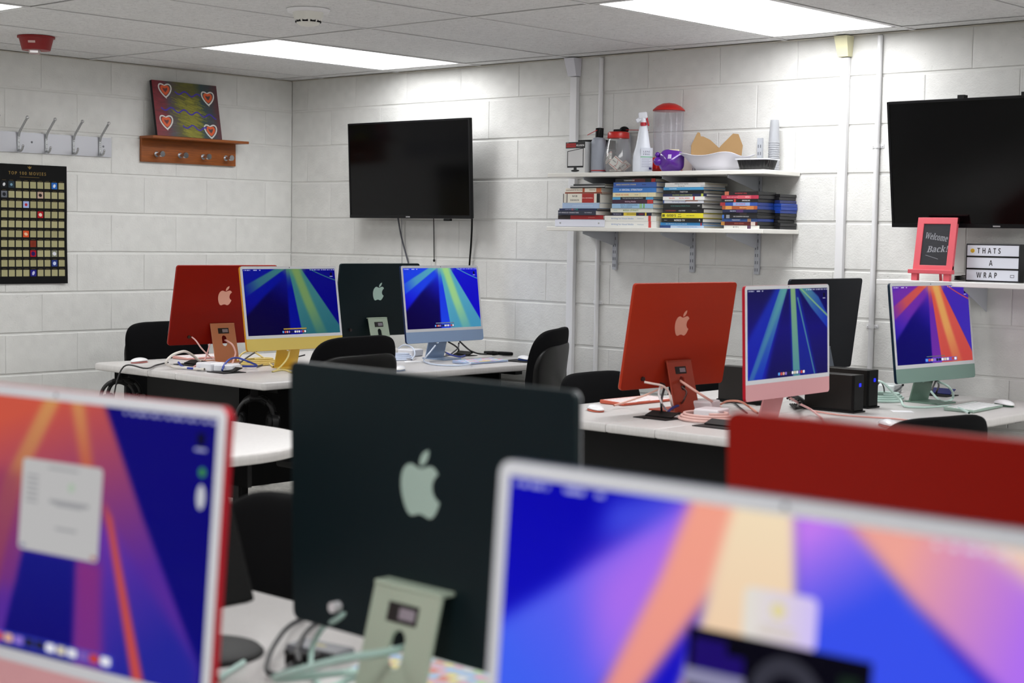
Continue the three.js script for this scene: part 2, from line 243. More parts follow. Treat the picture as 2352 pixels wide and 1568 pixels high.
{
  const grain = noiseTex(256, (x, y, n) => { const g = n(x * 0.15, y, 40) * 0.5 + n(x * 0.3, y, 90, 3) * 0.5, v = 0.8 + 0.28 * (g - 0.5); return [v, v, v]; }, true);
  const wood = mat(0xb4601a, 0.45, 0, { map: grain }), t = thing('peg_shelf', 'orange-brown wooden shelf with four metal pegs on the wall', 'shelf', [0, 1.764, 0.727]);
  mesh('back_board', rb(0.018, 0.122, 0.62, 0.003, 0.011, -0.0015, 0), wood, t);
  mesh('shelf_board', rb(0.125, 0.014, 0.63, 0.003, 0.064, 0.066, -0.004), wood, t);
  for (const px of [360, 414, 467, 519]) { const z = atX(px, 353, 0.03).z - 0.727 - 0.004; mesh('peg', [cyl(0.015, 0.015, 0.005, 0.0225, -0.02, z, 0, 0, Math.PI / 2), cyl(0.009, 0.009, 0.045, 0.045, -0.02, z, 0, 0, Math.PI / 2), cyl(0.0155, 0.0155, 0.014, 0.072, -0.02, z, 0, 0, -Math.PI / 2)], chrome, t); }
  const art = canvas(1024, 768, (c, w, h) => {
    const g = c.createLinearGradient(0, 0, w, 0); [[0, '#7d1f2b'], [0.16, '#6a2733'], [0.24, '#4a4248'], [0.4, '#585527'], [0.62, '#5d5a22'], [0.75, '#2e4348'], [0.88, '#3a3a40'], [1, '#5c2a31']].forEach(([a, b]) => g.addColorStop(a, b)); c.fillStyle = g; c.fillRect(0, 0, w, h);
    let s = 7; const R = () => { s = (s * 16807) % 2147483647; return s / 2147483647; };
    for (let i = 0; i < 420; i++) { const x = R() * w, y = R() * h, l = 30 + R() * 110, u = x / w; c.strokeStyle = u < 0.17 ? (R() > 0.4 ? '#8e2231' : '#5b1a24') : u < 0.3 ? (R() > 0.5 ? '#4d3d4a' : '#62585c') : u < 0.68 ? (R() > 0.55 ? '#6f6c22' : '#4e4c28') : u < 0.85 ? (R() > 0.5 ? '#2d4550' : '#4a4d3a') : '#5a3136'; c.globalAlpha = 0.35; c.lineWidth = 6 + R() * 16; c.lineCap = 'round'; c.beginPath(); c.moveTo(x, y); c.quadraticCurveTo(x + l * 0.5, y + R() * 30 - 10, x + l, y + l * 0.25 * (R() - 0.2)); c.stroke(); }
    for (const [cx, cy, k] of [[500, 300, 1.3], [500, 540, 1], [500, 420, 1.5], [520, 700, 0.7]]) for (let i = 0; i < 90; i++) { c.strokeStyle = R() > 0.4 ? '#7d7a1c' : '#9a962a'; c.globalAlpha = 0.45; c.lineWidth = 8 + R() * 14; const a = (R() + R() - 1) * 200 * k, b = (R() + R() - 1) * 110 * k; c.beginPath(); c.moveTo(cx + a, cy + b); c.quadraticCurveTo(cx + a + 40, cy + b + 10, cx + a + 90, cy + b + 30); c.stroke(); }
    c.globalAlpha = 1;
    const heart = (x, y, k, col, lw) => { c.strokeStyle = col; c.lineWidth = lw; c.lineJoin = 'round'; c.beginPath(); c.moveTo(x, y + 58 * k); c.bezierCurveTo(x - 90 * k, y - 10 * k, x - 60 * k, y - 80 * k, x - 4 * k, y - 36 * k); c.bezierCurveTo(x + 56 * k, y - 84 * k, x + 92 * k, y - 8 * k, x, y + 58 * k); c.stroke(); };
    for (const [x, y] of [[195, 130], [865, 190], [165, 575], [855, 660]]) { heart(x, y, 1.7, '#dedcd8', 19); heart(x, y - 4, 0.95, '#dc5a26', 34); heart(x, y - 6, 0.35, '#6a2a20', 8); c.strokeStyle = '#d9d7d3'; c.lineWidth = 10; c.beginPath(); c.moveTo(x, y + 88); c.lineTo(x + 6, y + 112); c.stroke(); }
    c.strokeStyle = '#3a22a0'; c.lineWidth = 20;
    for (const [x0, x1, y] of [[350, 740, 140], [110, 960, 380], [420, 790, 610]]) { c.beginPath(); for (let x = x0; x <= x1; x += 6) { const yy = y + (x - x0) * 0.09 + Math.sin((x - x0) / 32) * 26; x === x0 ? c.moveTo(x, yy) : c.lineTo(x, yy); } c.stroke(); }
  });
  const p = thing('canvas_painting', 'square canvas painting with four outlined hearts and purple wavy lines', 'painting', [0.094, 1.8375, 0]);
  const za = 0.995, zb = 0.575, hgt = 0.298, lean = 0.19, zc = (za + zb) / 2;
  const c1 = mesh('canvas', bx(0.018, hgt, za - zb, 0, hgt / 2, 0), mat(0x17151a, 0.8), p), c2 = mesh('painted_face', moved(new THREE.PlaneGeometry(za - zb, hgt), 0.0095, hgt / 2, 0, 0, Math.PI / 2, 0), mat(0xffffff, 0.5, 0, { map: art }), p);
  for (const c of [c1, c2]) { c.rotation.z = lean; c.position.z = zc; }
}
{
  const art = canvas(848, 1200, (c, w, h) => {
    c.fillStyle = '#0a0a0b'; c.fillRect(0, 0, w, h); c.fillStyle = '#8c7440'; c.textAlign = 'center'; c.font = 'bold 44px sans-serif';
    const s = 'TOP 100 MOVIES'; let x = w / 2 - 235; c.textAlign = 'left'; for (const ch of s) { c.fillText(ch, x, 105); x += c.measureText(ch).width + 6; }
    c.beginPath(); c.moveTo(w / 2 - 18, 30); c.lineTo(w / 2 - 24, 8 + 8); c.lineTo(w / 2 - 8, 26); c.lineTo(w / 2, 10); c.lineTo(w / 2 + 8, 26); c.lineTo(w / 2 + 24, 16); c.lineTo(w / 2 + 18, 34); c.lineTo(w / 2, 48); c.fill(); c.fillRect(w / 2 - 110, 126, 220, 3);
    const art = { '0,1': ['#1a1c20', '#d8d8dc'], '0,2': ['#2b3a44', '#7fa3b8'], '0,8': ['#2f6cc0', '#e8eef4'], '1,1': ['#70747c', '#22252a'], '1,6': ['#c2a795', '#2b2422'], '2,4': ['#a9b9e6', '#c2303e'], '3,6': ['#b01c22', '#e8d8c8'], '5,4': ['#d8562c', '#ecc0a0'], '6,5': ['#84321f', '#7c2d1c'], '7,5': ['#a81426', '#28165c'], '7,8': ['#8b8d78', '#e2e2ea'], '8,8': ['#2c3c80', '#c8d4f0'], '9,5': ['#20207c', '#c8ccea'], '2,0': ['#a39e76', '#a39e76'] };
    for (let r = 0; r < 10; r++) for (let q = 0; q < 10; q++) {
      const X = 26 + q * 80.6, Y = 172 + r * 98.5; c.fillStyle = '#5a4d30'; c.fillRect(X + 12, Y - 12, 44, 5); const a = art[r + ',' + q];
      if (!a) { c.fillStyle = ['#aaa57c', '#b0ab82', '#a6a178'][(r * 7 + q * 3) % 3]; c.fillRect(X, Y, 66, 66); continue; }
      c.fillStyle = a[0]; c.fillRect(X, Y, 66, 66); c.fillStyle = a[1]; c.beginPath(); c.ellipse(X + 33, Y + 34, 14 + (r * 5 % 9), 11 + (q * 7 % 12), 0.4, 0, 7); c.fill();
    }
  });
  const t = thing('movie_poster', 'black poster printed with a grid of tan squares and gold title', 'poster', [0.004, 1.3595, 1.687]);
  mesh('sheet', (() => { const g = new THREE.BoxGeometry(0.42, 0.594, 0.0012, 10, 10, 1), p = g.attributes.position; for (let i = 0; i < p.count; i++) { const u = p.getX(i) / 0.21, v = p.getY(i) / 0.297; p.setZ(i, p.getZ(i) + 0.004 * Math.max(0, u - 0.7) * Math.max(0, -v) * 6 + 0.0012 * (1 + Math.sin(v * 5))); } g.computeVertexNormals(); return moved(g, 0.0006, 0, 0, 0, Math.PI / 2, 0); })(), mat(0xffffff, 0.75, 0, { map: art, specularIntensity: 0.4 }), t);
}

// ---------------------------------------------------------------- the shelves with books and kitchen things
const SH1 = 1.639, SH0 = 1.389, SHX0 = 2.21, SHX1 = 3.42, SHD = 0.28;
{
  const shelfMat = mat(0xe8e6e0, 0.35);
  for (const [y, label] of [[SH1, 'upper white wall shelf holding jars, bottles and boxes'], [SH0, 'lower white wall shelf holding stacked books and disc cases']]) single('wall_shelf', rb(SHX1 - SHX0, 0.019, SHD, 0.003, (SHX0 + SHX1) / 2, y - 0.0095, SHD / 2 + 0.002), shelfMat, label, 'shelf', 'white wall shelves');
  const slot = mat(0x6e7178, 0.6);
  for (const [i, x] of [2.408, 2.862, 3.214].entries()) {
    const t = thing('shelf_standard', ['slotted wall rail carrying the shelves near the square raceway', 'slotted wall rail carrying the middle of the shelves', 'slotted wall rail below the stacked disc cases'][i], 'shelf rail', [x, 1.19, 0.002], 0, 'shelf rails');
    mesh('rail', bx(0.024, 0.6, 0.012, 0, 0.3, 0.007), greyPaint, t);
    for (let k = 0; k < 18; k++) for (const s of [-1, 1]) mesh('slot', bx(0.004, 0.014, 0.0008, s * 0.0055, 0.02 + k * 0.032, 0.0133), slot, t);
    for (const y of [SH1, SH0]) {
      const b = thing('shelf_bracket', 'tapered grey bracket under the ' + (y === SH1 ? 'upper' : 'lower') + ' shelf on the rail ' + ['beside the raceway', 'at the middle', 'below the disc cases'][i], 'bracket', [x, y - 0.0195, 0.016], 0, y === SH1 ? 'upper shelf brackets' : 'lower shelf brackets');
      const s = new THREE.Shape(); s.moveTo(0, 0); s.lineTo(0.235, 0); s.lineTo(0.235, -0.012); s.lineTo(0.02, -0.062); s.lineTo(0, -0.062);
      mesh('web', moved(new THREE.ExtrudeGeometry(s, { depth: 0.003, bevelEnabled: false }), 0.0015, 0, 0, 0, -Math.PI / 2, 0), greyPaint, b);
      mesh('flange', bx(0.014, 0.002, 0.235, 0, -0.001, 0.1175), greyPaint, b);
    }
  }
}
const ATW = 1024, ATH = 2048, spineRows = [];
const bookSpec = {
  one: [['grey', 247, 517, 16, '#8b8d90', [], [[0, 1, '#3a3b3d', 0.5]]], ['black and white', 220, 517, 18, '#17181a', [], [[0, 1, '#d5d5d2', 0.35]]],
    ['cream and orange', 180, 487, 34, '#e6dfd0', [['Journalism in the 21st', 0.25, '#6b4a3a', 15], ['DIGITAL', 0.75, '#8a5a3a', 14]], [[0.48, 0.54, '#b8552e'], [0.86, 1, '#b8623a']]], ['rust red', 176, 490, 11, '#8e3a22', [], []],
    ['thick cream and red', 160, 477, 76, '#e7e3d6', [['WEB', 0.32, '#2a2622', 22, 'serif', -0.22], ['DESIGN', 0.32, '#2a2622', 22, 'serif', 0.22], ['IN A NUTSHELL', 0.67, '#f0e0d8', 13, 'serif']], [[0, 0.12, '#2a2a2a'], [0.02, 0.1, '#d8d4c8'], [0.52, 0.84, '#ad2722'], [0.91, 1, '#1d1c1d']]],
    ['pale blue', 156, 472, 46, '#a5bcdb', [['a field guide to new media work', 0.55, '#c8d6ea', 13]], []], ['navy with coloured dots', 130, 452, 15, '#23305f', [['LEARN PRODUCTION', 0.3, '#c7cce6', 11]], [[0.33, 0.38, '#c23f3f'], [0.45, 0.5, '#2e9a8e']]],
    ['dark slate', 120, 442, 40, '#2a3044', [['LOS ANGELES CHARACTERS', 0.28, '#d0d2d8', 16], ['THE WORLD', 0.8, '#c8cad2', 13]], []], ['red and black', 120, 507, 33, '#a3161c', [['production', 0.75, '#d88a80', 12]], [[0, 0.28, '#221314']]]],
  two: [['black and red', 606, 948, 29, '#151417', [['TOMORROW', 0.35, '#d8d8d8', 18]], [[0.42, 0.75, '#5c1a20'], [0.9, 1, '#c0302c']]], ['royal blue', 590, 957, 40, '#3f66b4', [['MEDIA NARRATIVE STUDIES', 0.3, '#d9c88a', 15], ['Bohm', 0.72, '#223', 14]], []], ['bright blue lettered', 586, 957, 44, '#3d7fd0', [['A SOCIAL STRATEGY', 0.42, '#eef3fa', 24]], []],
    ['cream yellow', 586, 952, 36, '#eae0b8', [['YOUR AD HERE', 0.22, '#d8722e', 19], ['brands', 0.56, '#777', 11]], [[0.64, 0.645, '#b9a76a'], [0.82, 0.825, '#b9a76a']]], ['sky blue and black', 584, 934, 22, '#58b0e4', [['THE CULTURE OF CONNECTIVITY', 0.5, '#d8e8f0', 13]], [[0.2, 0.82, '#1b2026']]], ['dark plum', 582, 932, 33, '#3f1c36', [['Making Media', 0.45, '#d2b8c8', 16]], [[0.86, 1, '#c43a36']]],
    ['light blue', 580, 932, 38, '#9cc2e2', [['DIGITAL COMMUNICATION', 0.42, '#2b4a6b', 13, '', -0.2], ['MEDIA & METHOD', 0.36, '#2b4a6b', 13, '', 0.25]], [[0.68, 0.74, '#8ec28a'], [0.77, 0.8, '#6fae4c']]], ['ivory', 570, 932, 34, '#e5e6d8', [['MEDIA LITERACY', 0.48, '#6d8f3d', 19], ['Potter', 0.12, '#8aa', 12]], []], ['navy and yellow', 582, 920, 27, '#191a38', [['THE MEDIA EYE', 0.14, '#c8c8d8', 11], ['DISCOVERING', 0.5, '#2a2a30', 14], ['CAREER', 0.75, '#c8262e', 13]], [[0.3, 0.62, '#e0c63c'], [0.84, 0.88, '#e0c63c']]],
    ['white upper of two matching', 520, 962, 46, '#e6e6e0', [['Writing for Visual Media', 0.35, '#8fa2c4', 19], ['Friedmann', 0.7, '#9ab', 12]], [[0.85, 0.9, '#c8423e']]], ['white lower of two matching', 520, 965, 51, '#e8e8e4', [['Writing for Visual Media', 0.35, '#8fa2c4', 19], ['Friedmann', 0.7, '#9ab', 12]], [[0.85, 0.9, '#c8423e']]]],
  three: [['white top', 1032, 1372, 20, '#e9e9e8', [['Making News Popular', 0.42, '#55585e', 13]], []], ['thin white', 1030, 1372, 17, '#e4e4e4', [['The Big Idea', 0.42, '#666', 11]], [[0.9, 1, '#c9cccf']]], ['aqua blue', 1020, 1362, 23, '#4aa3d8', [['Social Media', 0.24, '#e0f0fa', 12]], []], ['black white-lettered', 1016, 1362, 29, '#131315', [['TWITTER', 0.52, '#f0f0f0', 19], ['Murthy', 0.26, '#999', 10]], []],
    ['navy and lime', 1016, 1388, 23, '#17204e', [['THE SOCIAL MEDIA MARKETING', 0.45, '#c8d45a', 13]], [[0.88, 0.93, '#c8d45a']]], ['white red-lettered', 1016, 1372, 29, '#efefee', [['likeable', 0.22, '#d05a50', 15], ['SOCIAL MEDIA', 0.52, '#d0524a', 15]], [[0.73, 0.77, '#c8342e']]], ['white and rust striped', 1018, 1366, 26, '#dfe2ea', [['the message of design', 0.4, '#45598f', 13]], [[0.55, 0.86, '#a85f3a', 0.25], [0, 0.03, '#3a5ba0']]],
    ['thick black teal-lettered', 1020, 1352, 42, '#141818', [['In the Company of Media Pirates', 0.45, '#5fa39a', 12], ['MIT', 0.92, '#ddd', 13]], []], ['black red-lettered', 1016, 1367, 37, '#17151a', [['CONVERGENCE', 0.2, '#b83a3a', 14], ['CULTURE', 0.48, '#d8d8d8', 15], ['HENRY J', 0.78, '#999', 12]], []], ["yellow bold-lettered", 1008, 1364, 41, '#e9dc2e', [["GOD'S", 0.24, '#1e1d12', 31], ['NOT', 0.44, '#2b2a16', 14, '', -0.22], ['DEAD', 0.44, '#2b2a16', 14, '', 0.22], ['RICE BROOKS', 0.7, '#5b5720', 12]], [[0.02, 0.08, '#5b5a1c', 0.5]]],
    ['black bold-lettered', 1010, 1360, 35, '#101113', [['WIRED TV', 0.44, '#e6e6e6', 23], ['Mann', 0.1, '#bbb', 11], ['R', 0.93, '#ddd', 20]], []], ['cyan blue', 1000, 1364, 24, '#3f9be0', [['NET WORKED RELATIONS ONLINE', 0.38, '#d8ecfa', 13]], [[0.94, 0.98, '#b83a4a']]], ['pale blue and navy bottom', 995, 1372, 22, '#bcd0ea', [['COMMUNICATION AND TECHNOLOGY', 0.62, '#7a95c0', 11]], [[0, 0.25, '#2d4a86']]]],
  discs: [['black disc case with a red title', 1527, 1832, 30, '#1d1618', [['RESIDENT EVIL', 0.52, '#c23a44', 17]], [[0.06, 0.18, '#b8694e']]], ['crimson disc case', 1517, 1837, 28, '#b0304a', [['Music and Lyrics', 0.3, '#e6a8b0', 14], ['HITCH', 0.7, '#f2d0d0', 14]], [[0.44, 0.8, '#d05866']]], ['black disc case with white title', 1520, 1830, 26, '#171519', [['GOODMAN', 0.2, '#ddd', 15], ['DRUMLINE', 0.68, '#ddd', 15]], [[0.34, 0.4, '#c03a30']]], ['blue and red disc case', 1508, 1828, 28, '#2f4fa0', [['MY SUPER EX', 0.55, '#c23038', 15]], [[0, 0.14, '#a03038'], [0.35, 0.8, '#8fa8d8']]], ['orange disc case', 1525, 1828, 28, '#a8562c', [['KNIGHTS', 0.6, '#e8c080', 16]], [[0.1, 0.28, '#d89a50'], [0.7, 0.9, '#c88048']]], ['navy disc case', 1530, 1828, 24, '#1c2448', [['THE FIFTH', 0.3, '#ccd', 12]], [[0.4, 0.6, '#4d2f62']]],
    ['thin black disc case', 1530, 1828, 17, '#141318', [], [[0.5, 0.7, '#4a3a3a']]], ['black case with silver title', 1527, 1826, 28, '#16161c', [['NO COUNTRY FOR OLD', 0.55, '#c8c8c8', 14]], [[0, 0.06, '#3d70c8'], [0.12, 0.22, '#8b8f96']]], ['steel blue disc case', 1528, 1832, 25, '#365a9c', [['TRANSPORT', 0.4, '#e6eaf4', 15]], [[0.72, 0.82, '#b89070']]], ['dark red disc case', 1520, 1832, 29, '#5a1a18', [['DEAD RISING', 0.5, '#b06a58', 15]], [[0, 0.1, '#b8823c'], [0.82, 0.94, '#d8c8c0']]], ['white disc case', 1545, 1850, 26, '#dcdcd6', [['N Y P C', 0.34, '#33343a', 17]], [[0.66, 0.76, '#5a3c56']]]],
};
for (const k of Object.keys(bookSpec)) for (const b of bookSpec[k]) { b.row = spineRows.length; spineRows.push(b); }
const spineAtlas = canvas(ATW, ATH, (c) => {
  c.textBaseline = 'middle'; c.textAlign = 'center';
  for (const b of spineRows) {
    const col = b.row % 2, X = col * 512, Y = Math.floor(b.row / 2) * 72, [, x0, x1, th, bg, texts, segs] = b, sc = 512 / (x1 - x0), H = 70;
    c.save(); c.beginPath(); c.rect(X, Y, 512, H); c.clip(); c.fillStyle = bg; c.fillRect(X, Y, 512, H);
    for (const [a, e, color, top] of segs) { c.fillStyle = color; c.fillRect(X + a * 512, Y + (top ? H * top * 0.5 : 0), (e - a) * 512, top ? H * top : H); }
    for (const [s, u, color, size, font, dy] of texts) { const k = H / th; c.fillStyle = color; c.save(); c.translate(X + u * 512, Y + H / 2 + (dy ?? 0) * H); c.scale(sc * 0.92, k * 0.92); c.font = 'bold ' + size * 0.95 + 'px ' + (font || 'sans-serif'); c.fillText(s, 0, 0); c.restore(); }
    c.restore();
  }
});
const spineMat = mat(0xffffff, 0.38, 0, { map: spineAtlas }), pageMat = mat(0xd9d2c0, 0.9), pageWhite = mat(0xe4e2da, 0.9);
function spineGeo(b, w, h) { const g = new THREE.PlaneGeometry(w, h), u = g.attributes.uv, X = (b.row % 2) * 512, Y = Math.floor(b.row / 2) * 72; for (let i = 0; i < 4; i++) u.setXY(i, (X + 1 + u.getX(i) * 510) / ATW, 1 - (Y + 1 + (1 - u.getY(i)) * 68) / ATH); return g; }
const ordinal = ['topmost', 'second', 'third', 'fourth', 'fifth', 'sixth', 'seventh', 'eighth', 'ninth', 'tenth', 'eleventh', 'twelfth', 'bottom'];
const coverMats = {};
function stack(list, zFront, depth, topY, baseY, group, where, disc) {
  const k = (topY - baseY) / list.reduce((s, b) => s + b[3], 0); let y = baseY;
  for (let i = list.length - 1; i >= 0; i--) {
    const b = list[i], th = b[3] * k, zf = zFront + rr(-0.006, 0.006), xa = atZ(1250 + b[1] / 3.7333, 480, zf).x, xb = atZ(1250 + b[2] / 3.7333, 480, zf).x, w = xb - xa, d = depth + rr(-0.01, 0.01);
    const t = thing(disc ? 'disc_case' : 'book', disc ? b[0] + ', ' + ordinal[i] + ' of the ' + where : b[0] + ' book, ' + ordinal[i] + ' of the ' + where, disc ? 'disc case' : 'book', [(xa + xb) / 2, y, zf - d / 2], 0, group);
    const cm = coverMats[b[4]] ??= mat(b[4], 0.45), c = Math.min(0.0016, th * 0.12);
    if (disc) { mesh('case', rb(w, th * 0.97, d, Math.min(0.002, th * 0.2), 0, th / 2, 0, 0, 0, 0, 1), i % 5 > 2 && i < 9 ? mat(0x12307c, 0.35) : mat(0x121214, 0.4), t); }
    else {
      mesh('cover', [bx(w, c, d, 0, c / 2, 0), bx(w, c, d, 0, th - c / 2 - 0.0003, 0), bx(w, th - 2 * c - 0.0003, c, 0, th / 2, d / 2 - c / 2)], cm, t);
      mesh('pages', bx(w - 0.004, th - 2 * c - 0.0006, d - c - 0.004, 0, th / 2, -c / 2 - 0.001), i % 3 ? pageWhite : pageMat, t);
    }
    const s = mesh('spine', spineGeo(b, w - 0.0005, th * 0.97), spineMat, t); s.position.set(0, th / 2, d / 2 + 0.0006);
    y += th;
  }
}
{
  const yOf = (zy, z) => atZ(1400, 200 + zy / 3.7333, z).y;
  // ring binder below the first stack
  const xa = atZ(1250 + 92 / 3.7333, 512, 0.255).x, xb = atZ(1250 + 515 / 3.7333, 512, 0.255).x, bt = yOf(1134, 0.255) - SH0;
  const bi = thing('ring_binder', 'white ring binder lying under the stack with the thick red book', 'binder', [(xa + xb) / 2, SH0, 0.13]);
  mesh('cover', [rb(xb - xa, 0.003, 0.25, 0.001, 0, 0.0015, 0, 0, 0, 0, 1), rb(xb - xa, 0.003, 0.25, 0.001, 0, bt - 0.0015, 0, 0, 0, 0, 1), rb(xb - xa, bt, 0.003, 0.001, 0, bt / 2, 0.1235, 0, 0, 0, 1)], mat(0xdfe1ee, 0.3), bi);
  mesh('papers', bx(xb - xa - 0.02, bt - 0.012, 0.22, 0, bt / 2, -0.004), pageWhite, bi);
  for (const s of [-1, 1]) mesh('rivet', cyl(0.004, 0.004, 0.002, s * (xb - xa) * 0.39, bt / 2, 0.1255, Math.PI / 2), steel, bi);
  stack(bookSpec.one, 0.25, 0.2, yOf(826, 0.25), SH0 + bt, 'books piled on the white binder', 'stack on the binder');
  stack(bookSpec.two, 0.245, 0.165, yOf(788, 0.245), SH0, 'books in the tall pile topped by a black book', 'pile beside the binder stack');
  stack(bookSpec.three, 0.245, 0.165, yOf(826, 0.245), SH0, 'books in the pile with the yellow book', 'pile holding the yellow book');
  stack(bookSpec.discs, 0.268, 0.132, yOf(902, 0.268), SH0, 'disc cases with printed spines', 'printed disc stack', true);
  const cols = [0x1a1a1d, 0x1c1c20, 0x23306a, 0x1d44a4, 0x1f49b2, 0x1b3f9e, 0x1c1c1f, 0x19191c, 0x1d1d21, 0x1a1a1d, 0x1c1c20]; let y = SH0;
  for (let i = 10; i >= 0; i--) {
    const th = 0.0138, w = 0.19, t = thing('disc_case', (i > 1 && i < 6 ? 'blue' : 'black') + ' plastic case, ' + ordinal[i] + ' of the stack turned to the wall', 'disc case', [3.315 + rr(-0.012, 0.004), y, 0.07 + rr(-0.004, 0.003)], 0, 'disc cases turned to the wall');
    mesh('case', rb(w, th * 0.96, 0.13, 0.002, 0, th / 2, 0, 0, 0, 0, 1), mat(cols[i], 0.3), t); mesh('seam', bx(w + 0.0006, 0.0012, 0.1306, 0, th / 2, 0), mat(0x0c0c0e, 0.5), t); y += th;
  }
}
{
  // upper shelf, things from the raceway side onward
  const q = (zx, zy, z) => atZ(1250 + zx / 3.7333, 200 + zy / 3.7333, z), clear = mat(0xf4f5f6, 0.08, 0, { transmission: 0.88, thickness: 0, ior: 1.45 }), redCap = mat(0xc01d17, 0.32);
  const boxFace = canvas(384, 640, (c, w, h) => {
    c.fillStyle = '#d7d8d8'; c.fillRect(0, 0, w, h); c.fillStyle = '#141214'; c.fillRect(0, 0, w, 128); c.fillStyle = '#b01c1e'; c.fillRect(12, 24, 190, 84); c.fillStyle = '#6c1416'; c.font = 'bold 52px sans-serif'; c.fillText('SCREEN', 14, 84, 186); c.fillStyle = '#eee'; c.fillText('KLEEN', 208, 88, 168); c.font = '20px sans-serif'; c.fillText('NEW', 14, 20);
    c.strokeStyle = '#15151a'; c.lineWidth = 14; c.fillStyle = '#cfcfd0'; c.beginPath(); c.moveTo(40, 190); c.lineTo(350, 130); c.lineTo(350, 500); c.lineTo(40, 500); c.closePath(); c.fill(); c.stroke(); c.fillStyle = '#15151a'; c.fillRect(34, 490, 322, 36); c.fillRect(165, 520, 60, 50); c.beginPath(); c.ellipse(195, 590, 82, 24, 0, 0, 7); c.fill();
  });
  const b0 = q(178, 730, 0.24), b1 = q(345, 730, 0.24), bh = q(260, 470, 0.24).y - SH1;
  let t = thing('cleaner_box', 'screen wipes box printed with a monitor picture', 'box', [(b0.x + b1.x) / 2, SH1, 0.2], 0);
  mesh('carton', rb(b1.x - b0.x, bh, 0.075, 0.001, 0, bh / 2, 0, 0, 0, 0, 1), mat(0xc9cacb, 0.4), t); mesh('printed_face', moved(new THREE.PlaneGeometry(b1.x - b0.x - 0.001, bh - 0.001), 0, bh / 2, 0.0381), mat(0xffffff, 0.35, 0, { map: boxFace }), t);
  t = thing('cleaner_box', 'grey carton with a black lettered top behind the screen wipes', 'box', [2.345, SH1, 0.085]); mesh('carton', rb(0.13, 0.16, 0.12, 0.001, 0, 0.08, 0, 0, 0, 0, 1), mat(0xb4b5b6, 0.45), t); mesh('black_band', bx(0.1312, 0.042, 0.1212, 0, 0.1395, 0), black, t); mesh('lettering', [bx(0.02, 0.016, 0.001, -0.045, 0.14, 0.0612), bx(0.03, 0.012, 0.001, 0.035, 0.14, 0.0612)], white, t);
  const bottle = (label, x, z, r, h, col) => { const o = thing('spray_can', label, 'spray can', [x, SH1, z]); mesh('can', lathe([[0, 0], [r, 0], [r, h - 0.02], [r * 0.75, h - 0.004], [r * 0.35, h], [0, h]], 28), mat(col, 0.4), o); return o; };
  const p1 = q(467, 560, 0.19);
  t = bottle('grey spray can with black nozzles beside the round jar', p1.x, 0.19, 0.035, q(467, 430, 0.19).y - SH1, 0x9aa0ac); { const h = q(467, 430, 0.19).y - SH1; mesh('nozzle', [cyl(0.011, 0.016, 0.045, -0.004, h + 0.02, 0, 0, 0, 0.12), cyl(0.009, 0.014, 0.045, 0.012, h + 0.02, 0, 0, 0, -0.18)], black, t); mesh('red_ring', cyl(0.0356, 0.0356, 0.005, 0, 0.012, 0, 0, 0, 0, 28), mat(0xb02a2a, 0.5), t); mesh('straw', bar(V(-0.045, h + 0.01, 0.03), V(0.005, h + 0.032, 0.02), 0.0016), redCap, t); }
  const p2 = q(635, 560, 0.08);
  t = bottle('silver duster can with a long red straw behind the jar', p2.x, 0.038, 0.033, 0.2, 0xa9adb4); mesh('trigger', [sph(0.022, 0, 0.21, 0, 1, 0.7, 1), rb(0.06, 0.016, 0.02, 0.004, -0.03, 0.205, 0)], black, t); mesh('straw', bar(V(0.01, 0.208, 0.01), V(0.15, 0.202, 0.01), 0.0016), redCap, t);
  // round jar of packets
  const jc = q(625, 720, 0.17), jr = 0.085, jh = q(625, 440, 0.17).y - SH1;
  t = thing('candy_jar', 'round clear jar with a red lid and printed packets inside', 'jar', [jc.x, SH1, 0.165]);
  mesh('jar', lathe([[0, 0.001], [0.042, 0.001], [0.056, 0.008], [0.066, 0.03], [0.069, 0.055], [0.069, 0.07], [0.063, 0.095], [0.05, jh - 0.014], [0.046, jh - 0.005], [0.046, jh]], 40), clear, t);
  mesh('lid', lathe([[0, jh + 0.03], [0.044, jh + 0.03], [0.05, jh + 0.025], [0.051, jh], [0.0485, jh]], 40), mat(0xc01d17, 0.3, 0, { side: THREE.DoubleSide }), t);
  const packet = canvas(256, 256, (c) => { c.fillStyle = '#dcdad2'; c.fillRect(0, 0, 256, 256); c.fillStyle = '#b8433a'; c.fillRect(0, 18, 256, 14); c.fillRect(0, 224, 256, 12); c.strokeStyle = '#b8433a'; c.lineWidth = 10; c.beginPath(); c.arc(60, 140, 120, -0.9, 0.9); c.stroke(); c.fillStyle = '#3c3c44'; c.font = 'bold 44px sans-serif'; c.fillText('MINT', 30, 130); c.fillText('CO.', 150, 200); });
  const pm = mat(0xffffff, 0.5, 0, { map: packet });
  for (const [x, y, z, rx, ry, rz, s] of [[-0.032, 0.07, 0.028, -0.2, -0.5, 0.35, 0.05], [0.016, 0.045, 0.036, -0.2, 0.3, -0.65, 0.052], [0.0, 0.016, 0.0, -1.4, 0.2, 0, 0.06], [0.022, 0.035, -0.024, -0.5, 0.4, 0.8, 0.045]]) single('candy_packet', moved(rb(s, s, 0.012, 0.005), jc.x + x, SH1 + y, 0.165 + z, rx, ry, rz), pm, 'white packet with red print inside the round jar', 'packet', 'packets in the jar');
  // spray bottle
  const sc = q(842, 720, 0.2), sh = q(850, 330, 0.2).y - SH1;
  t = thing('spray_bottle', 'white trigger spray bottle with a red collar and printed label', 'spray bottle', [sc.x, SH1, 0.2], 0.5);
  mesh('bottle', (() => { const g = lathe([[0, 0], [0.03, 0], [0.036, 0.006], [0.037, 0.05], [0.034, 0.085], [0.026, 0.12], [0.018, sh - 0.03], [0.0135, sh], [0, sh]], 32); g.scale(1.25, 1, 0.82); return g; })(), mat(0xdfe4ef, 0.3), t);
